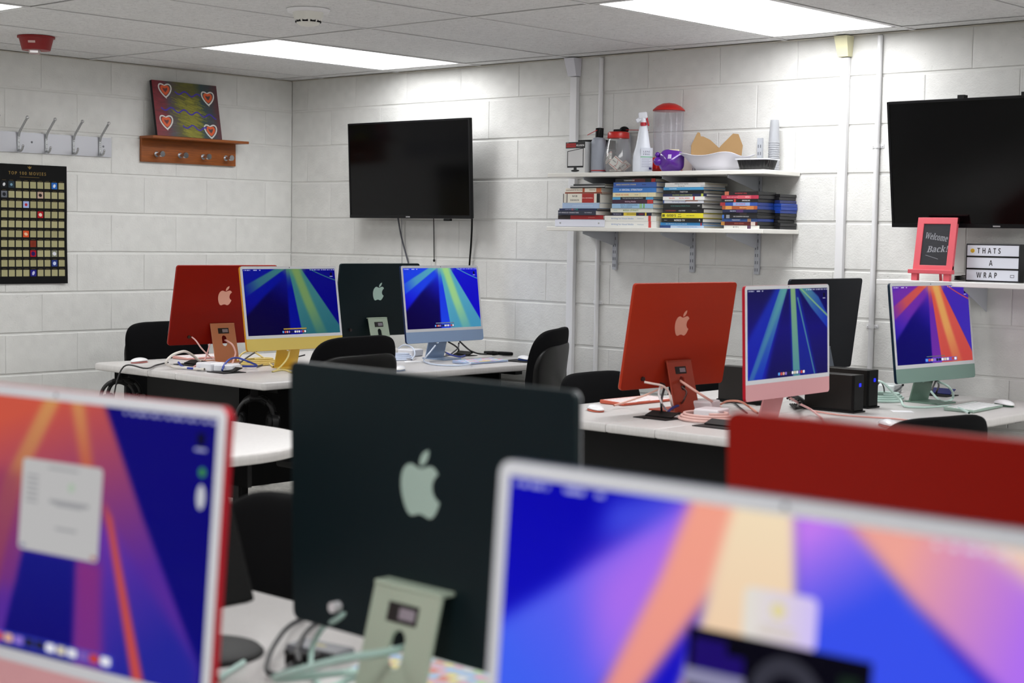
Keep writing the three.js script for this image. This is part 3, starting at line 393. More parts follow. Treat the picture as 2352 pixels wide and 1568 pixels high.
  mesh('collar', cyl(0.0145, 0.0145, 0.016, 0, sh + 0.006, 0), mat(0xb3182c, 0.4), t);
  mesh('trigger_head', [rb(0.04, 0.03, 0.024, 0.006, -0.003, sh + 0.045, 0, 0, 0, 0.12), cyl(0.012, 0.0135, 0.026, 0, sh + 0.022, 0), rb(0.03, 0.02, 0.018, 0.005, -0.02, sh + 0.026, 0, 0, 0, 0.5)], mat(0xe2e5ee, 0.35), t);
  mesh('trigger', rb(0.008, 0.04, 0.012, 0.003, 0.019, sh + 0.018, 0, 0, 0, 0.25), mat(0xb3182c, 0.4), t);
  const lab = canvas(256, 512, (c) => { c.fillStyle = '#d3d8e4'; c.fillRect(0, 0, 256, 512); c.fillStyle = '#7d7f92'; c.font = 'bold 54px sans-serif'; c.fillText('LENS', 40, 110); c.fillText('FREE', 40, 170); c.fillStyle = '#6fb48c'; c.fillRect(0, 200, 256, 22); c.fillStyle = '#a2a4b8'; for (let i = 0; i < 11; i++) c.fillRect(20, 240 + i * 20, 190 - (i % 3) * 30, 8); c.fillStyle = '#3a3c70'; c.fillRect(150, 450, 70, 50); });
  mesh('label_print', (() => { const g = new THREE.CylinderGeometry(0.0378, 0.0378, 0.1, 16, 1, true, -0.1, 1.5); g.scale(1.235, 1, 0.81); g.translate(0, 0.06, 0); return g; })(), mat(0xffffff, 0.4, 0, { map: lab }), t);
  // tall clear dispenser
  const tc = q(1057, 720, 0.086), th = q(1057, 200, 0.086).y - SH1, tr = 0.07;
  t = thing('candy_dispenser', 'tall clear cylinder dispenser with a red domed lid', 'dispenser', [tc.x, SH1, 0.086]);
  mesh('cylinder', lathe([[tr - 0.006, 0.05], [tr - 0.004, 0.1], [tr, 0.2], [tr, th]], 44), mat(0xf4f4f8, 0.08, 0, { transmission: 0.93, thickness: 0, ior: 1.45 }), t);
  mesh('lid', lathe([[0, th + 0.034], [0.03, th + 0.03], [0.055, th + 0.018], [tr + 0.003, th + 0.002], [tr + 0.003, th - 0.004], [0, th - 0.004]], 44), redCap, t);
  mesh('base', [lathe([[0, 0], [0.07, 0], [0.066, 0.03], [0.055, 0.065], [0.035, 0.092], [0, 0.095]], 40), rb(0.05, 0.06, 0.03, 0.01, -0.03, 0.04, 0.055)], redCap, t);
  // glossy purple toy
  const pc = q(1125, 720, 0.225);
  t = thing('purple_toy', 'glossy purple plastic toy with a white print beside the bowl', 'toy', [pc.x - 0.02, SH1, 0.222], 0.2);
  mesh('body', (() => { const g = new THREE.SphereGeometry(0.06, 40, 28), p = g.attributes.position; for (let i = 0; i < p.count; i++) { let x = p.getX(i), y = p.getY(i), z = p.getZ(i); const k = 1 + 0.09 * Math.sin(x * 70 + 1) * Math.cos(y * 60) + 0.06 * Math.sin(z * 80); p.setXYZ(i, x * k * 1.05, Math.max(-0.046, y * k * 0.86) + 0.0465, z * k * 0.85); } g.computeVertexNormals(); return g; })(), mat(0x5a1f96, 0.2, 0, { clearcoat: 0.6 }), t);
  mesh('snout', [sph(0.022, -0.06, 0.045, 0.02, 1, 0.9, 1), sph(0.012, -0.068, 0.075, 0.012)], mat(0x5a1f96, 0.22), t);
  mesh('banner_print', rb(0.05, 0.011, 0.004, 0.002, 0.012, 0.093, 0.012, -0.5, 0, -0.06), mat(0xd8cbb0, 0.5), t); mesh('crest_print', rb(0.016, 0.02, 0.003, 0.0015, 0.008, 0.064, 0.047, -0.25), mat(0xcabbe0, 0.5), t);
  // white square bowl with a kraft carton in it
  const bl = q(1190, 565, 0.16), br = q(1770, 565, 0.16), bc = (bl.x + br.x) / 2, bb = q(1480, 560, 0.2).y - SH1 - 0.012;
  t = thing('square_bowl', 'white square bowl with flared rim holding a brown carton', 'bowl', [bc - 0.002, SH1, 0.15], 0.05);
  mesh('bowl', (() => { const pos = [], idx = [], rings = [[0.02, 0.001], [0.07, 0.001], [0.094, bb * 0.35], [0.118, bb * 0.8], [0.138, bb], [0.136, bb + 0.003], [0.115, bb * 0.84], [0.09, bb * 0.4], [0.066, 0.006], [0.0, 0.006]], N = 64; for (const [r, y] of rings) for (let i = 0; i < N; i++) { const a = i / N * 2 * Math.PI, f = 1 / Math.pow(Math.pow(Math.abs(Math.cos(a)), 5) + Math.pow(Math.abs(Math.sin(a)), 5), 0.2), corner = Math.pow(Math.abs(Math.sin(2 * a)), 3); pos.push(Math.cos(a) * f * r, y + (r > 0.085 ? 0.014 * corner - 0.006 : 0), Math.sin(a) * f * r); } for (let j = 0; j + 1 < rings.length; j++) for (let i = 0; i < N; i++) { const a = j * N + i, b = j * N + (i + 1) % N, c = a + N, d = b + N; idx.push(a, d, b, a, c, d); } const g = new THREE.BufferGeometry(); g.setAttribute('position', new THREE.Float32BufferAttribute(pos, 3)); g.setAttribute('uv', new THREE.Float32BufferAttribute(new Float32Array(pos.length / 3 * 2), 2)); g.setIndex(idx); g.computeVertexNormals(); return g; })(), mat(0xe3e3ee, 0.3, 0, { side: THREE.DoubleSide }), t);
  const kraft = mat(0x92734a, 0.75, 0, { side: THREE.DoubleSide }), kt = thing('takeout_carton', 'brown folded carton with open flaps standing in the white bowl', 'carton', [bc - 0.012, SH1 + 0.007, 0.15], 0.78);
  const flap = (pts, thick = 0.0015) => { const s = new THREE.Shape(); pts.forEach(([x, y], i) => i ? s.lineTo(x, y) : s.moveTo(x, y)); return new THREE.ExtrudeGeometry(s, { depth: thick, bevelEnabled: false }); };
  mesh('box', [bx(0.1, 0.05, 0.002, 0, 0.025, 0.035), bx(0.1, 0.05, 0.002, 0, 0.025, -0.035), bx(0.002, 0.05, 0.07, -0.05, 0.025, 0), bx(0.002, 0.05, 0.07, 0.05, 0.025, 0), bx(0.1, 0.002, 0.07, 0, 0.001, 0)], kraft, kt);
  mesh('flap', moved(flap([[-0.068, 0], [0.062, 0], [0.066, 0.048], [0.02, 0.088], [-0.012, 0.102], [-0.022, 0.102], [-0.026, 0.118], [-0.036, 0.12], [-0.044, 0.106], [-0.066, 0.06]]), -0.038, 0.047, -0.022, -0.12, 0.1, 0), kraft, kt);
  mesh('flap', moved(flap([[-0.05, 0], [0.05, 0], [0.056, 0.062], [0.036, 0.112], [0.012, 0.114], [-0.04, 0.06], [-0.062, 0.03], [-0.05, 0.022]]), 0.062, 0.047, 0.012, -0.05, -0.12, 0), kraft, kt);
  // stacked clear cups, upside down
  const cc = q(1917, 590, 0.16), cupMat = mat(0xdcdee2, 0.25, 0, { transmission: 0.6, thickness: 0, ior: 1.4 });
  const cup = thing('plastic_cup', 'clear plastic cup in the upside-down stack on the shelf', 'cup', [3.316, SH1, 0.055], 0, 'stacked clear cups');
  mesh('wall', lathe([[0.0185, 0.1], [0.0187, 0.098], [0.0238, 0.003]], 32), cupMat, cup); mesh('rim', new THREE.TorusGeometry(0.0245, 0.0016, 8, 32).rotateX(Math.PI / 2).translate(0, 0.002, 0), cupMat, cup); mesh('base', cyl(0.0185, 0.0185, 0.0012, 0, 0.0985, 0), cupMat, cup);
  for (let k = 1; k < 14; k++) { const c = cup.clone(); c.name = numbered('plastic_cup'); c.position.y = SH1 + k * 0.0095; scene.add(c); }
  // ribbed black tray
  const tl = q(1680, 640, 0.2), tw = q(1985, 640, 0.2).x - tl.x; t = thing('food_tray', 'ribbed black plastic tray with a pale lid on the shelf edge', 'tray', [3.322, SH1, 0.19], 0.1);
  mesh('tray', (() => { const pos = [], idx = [], N = 120, rings = [[0.82, 0], [0.84, 0.001], [1, 0.043]]; for (const [k, y] of rings) for (let i = 0; i < N; i++) { const a = i / N * 2 * Math.PI, f = 1 / Math.pow(Math.pow(Math.abs(Math.cos(a)), 6) + Math.pow(Math.abs(Math.sin(a)), 6), 1 / 6), rib = y > 0 ? (i % 4 < 2 ? 1 : 0.965) : 1; pos.push(Math.cos(a) * f * 0.078 * k * rib, y, Math.sin(a) * f * 0.055 * k * rib); } for (let j = 0; j < 2; j++) for (let i = 0; i < N; i++) { const a = j * N + i, b = j * N + (i + 1) % N; idx.push(a, b + N, b, a, a + N, b + N); } const g = new THREE.BufferGeometry(); g.setAttribute('position', new THREE.Float32BufferAttribute(pos, 3)); g.setAttribute('uv', new THREE.Float32BufferAttribute(new Float32Array(pos.length / 3 * 2), 2)); g.setIndex(idx); g.computeVertexNormals(); return g; })(), mat(0x0d0d11, 0.25, 0, { side: THREE.DoubleSide }), t);
  mesh('lid', ext(roundRect(0.164, 0.118, 0.014), 0.005, 0.0015).rotateX(-Math.PI / 2).translate(0, 0.0435, 0), mat(0xdadce6, 0.25), t);
}

// ---------------------------------------------------------------- the small shelf below the second television
{
  const y = 1.194, t0 = single('display_shelf', rb(1.1, 0.02, 0.25, 0.003, 3.945 + 0.55, y - 0.01, 0.127), mat(0xe9e8e6, 0.35), 'short white wall shelf carrying the pink easel and letter board', 'shelf');
  for (const x of [4.3, 4.85]) { const b = thing('shelf_bracket', 'small bracket under the display shelf ' + (x < 4.5 ? 'behind the mint computer' : 'beyond the letter board'), 'bracket', [x, y - 0.0205, 0.002], 0, 'display shelf brackets'); const s = new THREE.Shape(); s.moveTo(0, 0); s.lineTo(0.2, 0); s.lineTo(0.2, -0.012); s.lineTo(0, -0.1); mesh('web', moved(new THREE.ExtrudeGeometry(s, { depth: 0.003, bevelEnabled: false }), 0.0015, 0, 0, 0, -Math.PI / 2, 0), greyPaint, b); }
  const pink = mat(0xdc5a66, 0.45), chalk = canvas(384, 512, (c) => { c.fillStyle = '#2d2e33'; c.fillRect(0, 0, 384, 512); for (let i = 0; i < 60; i++) { c.fillStyle = i % 2 ? '#34353a' : '#292a2e'; c.globalAlpha = 0.4; c.fillRect((i * 97) % 384, (i * 151) % 512, 80, 8); } c.globalAlpha = 0.85; c.fillStyle = '#a4a5ac'; c.lineWidth = 3; c.strokeStyle = '#a4a5ac'; c.font = 'italic bold 104px serif'; c.save(); c.translate(30, 180); c.rotate(0.12); c.fillText('Welcome', 0, 0, 320); c.restore(); c.save(); c.translate(80, 350); c.rotate(-0.03); c.fillText('Back!', 0, 0); c.restore(); c.strokeStyle = '#a4a5ac'; c.lineWidth = 5; c.beginPath(); c.moveTo(70, 385); c.lineTo(250, 430); c.stroke(); });
  const e = thing('chalkboard_easel', 'small pink easel chalkboard with chalk writing on the shelf', 'chalkboard', [4.168, y, 0.192], 0.0), lean = -0.16;
  const W = 0.17, H = 0.215, yb = 0.036;
  const add = (n, g, m) => { const o = mesh(n, g, m, e); o.rotation.x = lean; o.position.set(0, 0, 0.02); return o; };
  add('frame', [rb(0.028, H, 0.014, 0.002, -W / 2 + 0.014, yb + H / 2, 0), rb(0.028, H, 0.014, 0.002, W / 2 - 0.014, yb + H / 2, 0), rb(W, 0.026, 0.0142, 0.002, 0, yb + H - 0.013, 0), rb(W, 0.022, 0.0138, 0.002, 0, yb + 0.014, 0)], pink);
  add('slate', bx(W - 0.05, H - 0.045, 0.006, 0, yb + H / 2, 0), mat(0x2d2e33, 0.85)); add('chalk_writing', moved(new THREE.PlaneGeometry(W - 0.052, H - 0.047), 0, yb + H / 2, 0.0034), mat(0xffffff, 0.85, 0, { map: chalk }));
  mesh('ledge', rb(W + 0.018, 0.016, 0.026, 0.002, 0, 0.036, 0.03), pink, e);
  for (const s of [-1, 1]) mesh('leg', rb(0.026, 0.034, 0.02, 0.002, s * (W / 2 - 0.016), 0.017, 0.026), pink, e);
  mesh('rear_strut', bar(V(0, 0.16, -0.024), V(0, 0.0, -0.055), 0.006, 8), pink, e);
  const x0 = 4.262, W2 = 0.222, H2 = 0.149;
  const lb = canvas(666, 447, (c, w, h) => { c.fillStyle = '#dcdfea'; c.fillRect(0, 0, w, h); c.fillStyle = '#17171c'; c.textBaseline = 'middle'; c.font = 'bold 98px sans-serif'; const put = (s, y, x0, gap) => { let x = x0; for (const ch of s) { c.save(); c.translate(x, y); c.scale(0.72, 1); c.fillText(ch, 0, 0); c.restore(); x += c.measureText(ch).width * 0.72 + gap; } }; put('THATS', 77, 130, 24); put('A', 226, 290, 0); put('WRAP', 374, 130, 24); c.fillStyle = '#e0b52c'; c.beginPath(); c.arc(70, 78, 28, 0, 7); c.fill(); c.fillStyle = '#5a4210'; c.beginPath(); c.arc(61, 70, 4, 0, 7); c.arc(79, 70, 4, 0, 7); c.fill(); c.strokeStyle = '#5a4210'; c.lineWidth = 4; c.beginPath(); c.arc(70, 80, 13, 0.3, 2.8); c.stroke(); c.strokeStyle = '#33343c'; c.lineWidth = 6; c.strokeRect(570, 366, 44, 30); });
  const l = thing('letter_board', 'black framed white letter board reading thats a wrap', 'letter board', [x0 + W2 / 2, y, 0.095], 0.03);
  mesh('case', rb(W2, H2, 0.045, 0.003, 0, H2 / 2, 0), mat(0x15161d, 0.4), l);
  for (const [i, yy] of [0.122, 0.0745, 0.027].entries()) { const g = new THREE.BoxGeometry(W2 - 0.012, 0.041, 0.002), u = g.attributes.uv; for (let k = 0; k < u.count; k++) u.setY(k, (2 - i + 0.04 + u.getY(k) * 0.92) / 3); mesh('letter_strip', moved(g, 0, yy, 0.0228), mat(0xffffff, 0.4, 0, { map: lb }), l); }
  for (const yy of [0.0985, 0.0505]) mesh('rail', rb(W2 - 0.008, 0.006, 0.004, 0.001, 0, yy, 0.0235), black, l);
  const m = thing('patterned_cup', 'brown checked cup at the end of the letter board', 'cup', [4.55, y, 0.09]); mesh('cup', lathe([[0, 0], [0.036, 0], [0.042, 0.07], [0.039, 0.07], [0.034, 0.004], [0, 0.004]], 30), mat(0x8a5a34, 0.6, 0, { side: THREE.DoubleSide }), m); for (let k = 0; k < 5; k++) for (let i = 0; i < 12; i++) if ((i + k) % 2) mesh('check', bx(0.014, 0.009, 0.0015, Math.sin(i * Math.PI / 6) * (0.0372 + k * 0.001), 0.012 + k * 0.012, Math.cos(i * Math.PI / 6) * (0.0372 + k * 0.001), 0, i * Math.PI / 6, 0), mat(0x4a2c16, 0.6), m);
  single('coiled_cord', tube(Array.from({ length: 16 }, (_, i) => V(4.232 + 0.02 * Math.cos(i * 1.3), y + 0.004 + 0.0012 * i, 0.1 + 0.03 * Math.sin(i * 1.3))), 0.002, 60, 6), black, 'small black cord coiled between the easel and the letter board', 'cord');
}

// ---------------------------------------------------------------- tables
const DESK = 0.735, NEAR = 0.70;
function tableBoard(x0, x1, z0, z1, h, corners, t, name = 'top_board') {      // corners: radii far-left, far-right, near-right, near-left (seen from above, +z near)
  const s = roundRect(x1 - x0, z1 - z0, [corners[0], corners[1], corners[2], corners[3]], x0, z0);   // shape y = world z
  const g = new THREE.ExtrudeGeometry(s, { depth: 0.01, bevelEnabled: true, bevelThickness: 0.0105, bevelSize: 0.009, bevelOffset: -0.009, bevelSegments: 4, curveSegments: 18 }), p = g.attributes.position, n = g.attributes.normal;
  const q = new Float32Array(p.count * 3), u = new Float32Array(p.count * 2), idx = [];
  for (let i = 0; i < p.count; i++) { q[i * 3] = p.getX(i); q[i * 3 + 1] = h - 0.0205 + p.getZ(i); q[i * 3 + 2] = p.getY(i); u[i * 2] = p.getX(i) * 2; u[i * 2 + 1] = p.getY(i) * 2; }
  for (let i = 0; i < p.count; i += 3) idx.push(i, i + 2, i + 1);
  const o = new THREE.BufferGeometry(); o.setAttribute('position', new THREE.BufferAttribute(q, 3)); o.setAttribute('uv', new THREE.BufferAttribute(u, 2)); o.setIndex(idx); const f = toCreasedNormals(o, 0.6);
  return mesh(name, f, deskMat, t);
}
function underframe(t, x0, x1, z0, z1, h, panels) {
  for (const x of [x0 + 0.4, x1 - 0.4]) for (const z of [z0 + 0.22, z1 - 0.2]) {
    mesh('leg', [rb(0.06, h - 0.13, 0.04, 0.006, x, 0.1 + (h - 0.13) / 2, z), rb(0.26, 0.04, 0.06, 0.01, x, 0.085, z)], blackMetal, t);
    for (const s of [-1, 1]) mesh('caster', [cyl(0.027, 0.027, 0.022, x + s * 0.11, 0.028, z, 0, 0, Math.PI / 2), rb(0.03, 0.03, 0.04, 0.006, x + s * 0.11, 0.055, z)], black, t);
  }
  for (const [px0, px1, pz0, pz1, y0] of panels) mesh('modesty_panel', bx(px1 - px0, h - 0.035 - y0, pz1 - pz0, (px0 + px1) / 2, (h - 0.035 + y0) / 2, (pz0 + pz1) / 2), black, t);
  for (const z of [z0 + 0.22, z1 - 0.2]) mesh('beam', bx(x1 - x0 - 0.25, 0.04, 0.05, (x0 + x1) / 2, h - 0.042, z), blackMetal, t);
}
{
  let t = thing('computer_table', 'pale computer table carrying the yellow and blue computers', 'table');
  tableBoard(0.89, 1.3455, 0.03, 1.915, DESK, [0.28, 0, 0, 0.07], t); tableBoard(1.3475, 1.5475, 0.03, 1.915, DESK, [0, 0, 0, 0], t, 'cable_strip'); tableBoard(1.5495, 2.145, 0.03, 1.915, DESK, [0, 0.3, 0.02, 0], t);
  underframe(t, 0.89, 2.145, 0.03, 1.915, DESK, [[1.2, 1.86, 1.80, 1.815, 0.22], [1.36, 1.375, 0.3, 1.79, 0.2], [1.52, 1.535, 0.3, 1.79, 0.2], [1.12, 1.95, 0.3, 0.315, 0.25]]);
  t = thing('computer_table', 'pale computer table carrying the orange and pink computers', 'table');
  tableBoard(3.46, 3.906, 0.03, 1.905, DESK, [0.28, 0, 0, 0.07], t); tableBoard(3.908, 4.108, 0.03, 1.905, DESK, [0, 0, 0, 0], t, 'cable_strip'); tableBoard(4.11, 4.69, 0.03, 1.905, DESK, [0, 0.3, 0.02, 0], t);
  underframe(t, 3.46, 4.69, 0.03, 1.905, DESK, [[3.52, 4.62, 1.80, 1.815, 0.16], [3.93, 3.945, 0.3, 1.79, 0.2], [4.07, 4.085, 0.3, 1.79, 0.2]]);
  t = thing('computer_table', 'empty pale table with rounded corners on black legs', 'table');
  tableBoard(2.5, 3.735, 2.79, 4.2, DESK, [0.42, 0.44, 0.05, 0.05], t); underframe(t, 2.55, 3.3, 3.1, 4.15, DESK, [[2.75, 3.6, 3.12, 3.135, 0.615], [3.0, 3.02, 3.14, 4.0, 0.3]]);
  t = thing('computer_table', 'pale computer table carrying the dark green computer', 'table');
  tableBoard(4.62, 7.35, 4.165, 4.72, NEAR, [0.06, 0.06, 0, 0], t); tableBoard(4.62, 7.35, 4.722, 5.3, NEAR, [0, 0, 0.06, 0.06], t); underframe(t, 5.2, 7.35, 4.165, 5.3, NEAR, [[5.3, 7.0, 4.7, 4.715, 0.25]]);
}

// ---------------------------------------------------------------- all-in-one computers
const CW = 0.547, CH = 0.374, CB = 0.086, CT = 0.0115, SW = 0.522, SHt = 0.2936;
function emblemGeo(s) {
  const a = new THREE.Shape(); a.moveTo(0, 0.26); a.bezierCurveTo(0.08, 0.26, 0.17, 0.315, 0.24, 0.315); a.bezierCurveTo(0.32, 0.315, 0.37, 0.265, 0.405, 0.205); a.bezierCurveTo(0.22, 0.10, 0.23, -0.15, 0.435, -0.225); a.bezierCurveTo(0.395, -0.34, 0.31, -0.5, 0.205, -0.5); a.bezierCurveTo(0.13, -0.5, 0.09, -0.455, 0, -0.455); a.bezierCurveTo(-0.09, -0.455, -0.13, -0.5, -0.2, -0.5); a.bezierCurveTo(-0.33, -0.5, -0.44, -0.2, -0.44, -0.03); a.bezierCurveTo(-0.44, 0.2, -0.32, 0.315, -0.2, 0.315); a.bezierCurveTo(-0.13, 0.315, -0.08, 0.26, 0, 0.26);
  const l = new THREE.Shape(); l.moveTo(0, 0.3); l.bezierCurveTo(-0.02, 0.43, 0.08, 0.545, 0.2, 0.56); l.bezierCurveTo(0.215, 0.44, 0.12, 0.31, 0, 0.3);
  return moved(new THREE.ExtrudeGeometry([a, l], { depth: 0.0004 / s, bevelEnabled: false, curveSegments: 14 }).scale(s, s, s), 0, 0, 0, 0, Math.PI, 0);
}
const geoBody = ext(roundRect(CW, CH, 0.013, -CW / 2, 0), CT, 0.0015, 10).translate(0, 0, -CT);
const geoBezel = ext(roundRect(CW - 0.0012, CH - 0.0545, [0.001, 0.001, 0.012, 0.012], -CW / 2 + 0.0006, 0.054), 0.0009).translate(0, 0, 0);
const geoChin = ext(roundRect(CW - 0.0012, 0.0532, [0.012, 0.012, 0.0005, 0.0005], -CW / 2 + 0.0006, 0.0006), 0.0007);
const geoScreen = new THREE.PlaneGeometry(SW, SHt).translate(0, CH - 0.0125 - SHt / 2, 0.0011);
const geoEmblem = emblemGeo(0.0854).translate(0, CH - 0.146, -CT - 0.0001);
const NH = 0.093 + CB, neckTop = V(0, NH, -0.036), neckBot = V(0, 0.004, -0.082);
const geoNeck = (() => {
  const len = neckTop.distanceTo(neckBot), s = roundRect(0.13, len, 0.002, -0.065, 0), hole = new THREE.Path(); const hy = len * 0.55, r = 0.0135; hole.absarc(0, hy + 0.012, r, 0, Math.PI, false); hole.absarc(0, hy - 0.012, r, Math.PI, 2 * Math.PI, false); s.holes.push(hole);
  const g = new THREE.ExtrudeGeometry(s, { depth: 0.004, bevelEnabled: true, bevelThickness: 0.0008, bevelSize: 0.0008, bevelOffset: -0.0008, bevelSegments: 1, curveSegments: 10 });
  return moved(g, 0, neckBot.y, neckBot.z, Math.atan2(neckTop.z - neckBot.z, neckTop.y - neckBot.y), 0, 0);
})();
const geoHinge = rb(0.13, 0.006, 0.029, 0.002, 0, NH - 0.001, -0.0245);
const geoFoot = ext(roundRect(0.13, 0.147, 0.006), 0.0055, 0.001).rotateX(-Math.PI / 2).translate(0, 0, -0.0275);
const geoTag = bx(0.058, 0.026, 0.0006, 0, 0, 0);
const tagPatch = mat(0x8e8790, 0.5), tagDark = mat(0x161413, 0.5), bezelWhite = mat(0xd6d7dc, 0.3), camDot = mat(0x26262c, 0.3);
function computer(label, x, z, yawDeg, tilt, desk, c, screen, plug) {
  const t = thing('all_in_one_computer', label, 'computer', [x, desk, z], yawDeg * Math.PI / 180, undefined);
  const shell = mat(c.back, c.rough ?? 0.42, 0.05, { specularIntensity: 0.3 }), stand = mat(c.stand ?? c.chin, 0.38, 0.3), chin = mat(c.chin, 0.5, 0.1), logo = mat(c.logo, 0.3, 0.25);
  const d = mesh('display', geoBody, shell, t); d.position.set(0, CB, 0); d.rotation.x = -tilt;
  mesh('emblem', geoEmblem, logo, d, 'pale bitten fruit emblem');
  mesh('bezel', geoBezel, bezelWhite, d); mesh('chin', geoChin, chin, d);
  mesh('screen', geoScreen, screen ?? mat(0x050508, 0.2), d);
  mesh('camera', cyl(0.0022, 0.0022, 0.0004, 0, CH - 0.0062, 0.0011, Math.PI / 2, 0, 0, 12), camDot, d);
  mesh('hinge', geoHinge, stand, t); mesh('neck', geoNeck, stand, t); mesh('foot', geoFoot, stand, t);
  const tag = mesh('asset_tag', geoTag, tagDark, t); const k = 0.81, dir = neckTop.clone().lerp(neckBot, 1 - k); tag.position.set(0, dir.y, dir.z - 0.0012); tag.rotation.x = Math.atan2(neckTop.z - neckBot.z, neckTop.y - neckBot.y);
  mesh('tag_print', bx(0.03, 0.015, 0.0004, -0.009, 0, -0.0005), tagPatch, tag);
  if (plug) mesh('power_plug', [cyl(0.0075, 0.0075, 0.014, 0.17, CB + 0.035, -CT - 0.007, Math.PI / 2)], mat(c.plug ?? 0x2a1c1c, 0.4), t);
  return t;
}
// pictures on the screens: drifting bands of light
const rgb = (a, k = 1) => 'rgb(' + a.map((v) => Math.round(Math.min(255, v * k))).join(',') + ')', rgba = (a, o) => 'rgba(' + a.join(',') + ',' + o + ')';
function picture(draw, w = 1024, h = 576) { return canvas(w, h, (c) => { const poly = (pts, stops, x0, y0, x1, y1, blur = 4) => { const g = c.createLinearGradient(x0 * w, y0 * h, x1 * w, y1 * h); stops.forEach(([s, q]) => g.addColorStop(s, q)); c.fillStyle = g; c.filter = blur ? 'blur(' + blur + 'px)' : 'none'; c.beginPath(); pts.forEach(([x, y], i) => i ? c.lineTo(x * w, y * h) : c.moveTo(x * w, y * h)); c.closePath(); c.fill(); c.filter = 'none'; }; draw(c, w, h, poly); }); }
function furniture(c, w, h, icons, plate, a = 0.5, b = 0.72) {         // menu bar marks, desktop icon, dock
  c.fillStyle = 'rgba(225,230,245,0.75)'; for (let x = 12, i = 0; x < 190; x += 12 + (i++ % 4) * 9) c.fillRect(x, 7, 6 + (i % 3) * 9, 7); for (let x = 740; x < 1010; x += 22) c.fillRect(x, 6, 8 + (x % 5) * 2, 7);
  c.fillStyle = 'rgba(10,10,16,0.85)'; c.fillRect(968, 34, 22, 26); c.fillStyle = 'rgba(200,205,220,0.8)'; c.fillRect(962, 66, 34, 6);
  if (plate) { c.fillStyle = plate; c.beginPath(); c.roundRect(w * a - 6, 538, w * (b - a) + 12, 30, 8); c.fill(); }
  const n = icons.length, st = w * (b - a) / n; icons.forEach((q, i) => { if (!q) return; c.fillStyle = q; c.beginPath(); c.roundRect(w * a + i * st + 2.5, 543, st - 5, 19, 6); c.fill(); });
}
const ICONS = ['#5aa0e8', '#c8504e', '#d8a890', '#8a70c8', '#20203a', '#20203a', '#e8e8ee', '#d0c8b0', '#e0e0e6', '#7a5ab0', '#c04038', '#e8e8f0'];
function rays(p) {   // fan of bands from the upper edge; p holds the colours
  return picture((c, w, h, poly) => {
    const g = c.createLinearGradient(0, 0, 0, h); g.addColorStop(0, rgb(p.top)); g.addColorStop(0.5, rgb(p.base)); g.addColorStop(1, rgb(p.low)); c.fillStyle = g; c.fillRect(0, 0, w, h);
    poly([[-0.05, 0.1], [0.25, -0.05], [0.52, -0.05], [0.4, 0.2], [-0.05, 0.75]], [[0, rgba(p.mid, 0.95)], [0.5, rgba(p.mid, 0.8)], [1, rgba(p.mid, 0)]], 0.4, 0, 0.1, 0.75, 14);
    poly([[-0.05, 0.78], [0.2, 0.42], [0.42, 0.14], [0.47, 0.2], [0.43, 1.05], [-0.05, 1.05]], [[0, rgba(p.dark, 0)], [0.45, rgba(p.dark, 0.8)], [1, rgba(p.dark, 1)]], 0.42, 0.1, 0.12, 0.95, 10);
    poly([[0.36, -0.02], [0.47, -0.02], [-0.02, 0.45], [-0.02, 0.27]], [[0, rgba(p.beam, 1)], [0.6, rgba(p.beam, 0.8)], [1, rgba(p.mid, 0.9)]], 0.42, 0, 0, 0.4, 5);
    poly([[0.46, -0.02], [0.53, -0.02], [0.6, 1.02], [0.45, 1.02]], [[0, rgba(p.beam, 0.9)], [0.3, rgba(p.mid, 0.7)], [1, rgba(p.mid, 1)]], 0.5, 0, 0.52, 1, 6);
    poly([[0.6, -0.05], [1.05, -0.05], [1.05, 0.9], [0.98, 0.9]], [[0, rgba(p.right, 0.6)], [1, rgba(p.right, 1)]], 0.7, 0, 1, 0.6, 8);
    poly([[0.49, -0.02], [0.62, -0.02], [0.84, 0.5], [1.02, 0.93], [1.02, 1.02], [0.58, 1.02]], [[0, rgba(p.beam, 1)], [0.5, rgba(p.beam, 0.95)], [1, rgba(p.beam2, 0.95)]], 0.55, 0, 0.8, 1, 4);
    poly([[0.515, -0.02], [0.6, -0.02], [0.72, 0.5], [0.86, 1.02], [0.74, 1.02], [0.62, 0.5]], [[0, rgba(p.core, 1)], [0.55, rgba(p.core, 0.85)], [1, rgba(p.core, 0.25)]], 0.55, 0, 0.8, 1, 12);
    poly([[0.38, -0.05], [0.7, -0.05], [0.62, 0.1], [0.46, 0.12]], [[0, rgba(p.core, 0.5)], [1, rgba(p.core, 0)]], 0.54, -0.02, 0.54, 0.16, 16);
    c.strokeStyle = rgba(p.beam, 0.9); c.lineWidth = 9; c.filter = 'blur(2px)'; c.beginPath(); c.moveTo(0.7 * w, -8); c.quadraticCurveTo(0.84 * w, 0.1 * h, 1.02 * w, 0.19 * h); c.stroke(); c.filter = 'none';
    furniture(c, w, h, ICONS, p.plate ?? 'rgba(20,20,60,0.3)', 0.36, p.dockEnd ?? 0.62);
  });
}
function fan(p, win) {
  return picture((c, w, h, poly) => {
    const g = c.createLinearGradient(0, 0, 0, h); g.addColorStop(0, rgb(p.top)); g.addColorStop(0.45, rgb(p.base)); g.addColorStop(1, rgb(p.low)); c.fillStyle = g; c.fillRect(0, 0, w, h);
    for (const [pts, a, b, o, bl, x0, y0, x1, y1] of p.bands(p)) poly(pts, [[0, rgba(a, o)], [1, rgba(b, o)]], x0 ?? 0.5, y0 ?? 0, x1 ?? 0.5, y1 ?? 1, bl ?? 5);
    if (win) win(c, w, h);
    furniture(c, w, h, ICONS, p.plate ?? 'rgba(20,20,60,0.25)', p.d0 ?? 0.36, p.d1 ?? 0.7);
  });
}
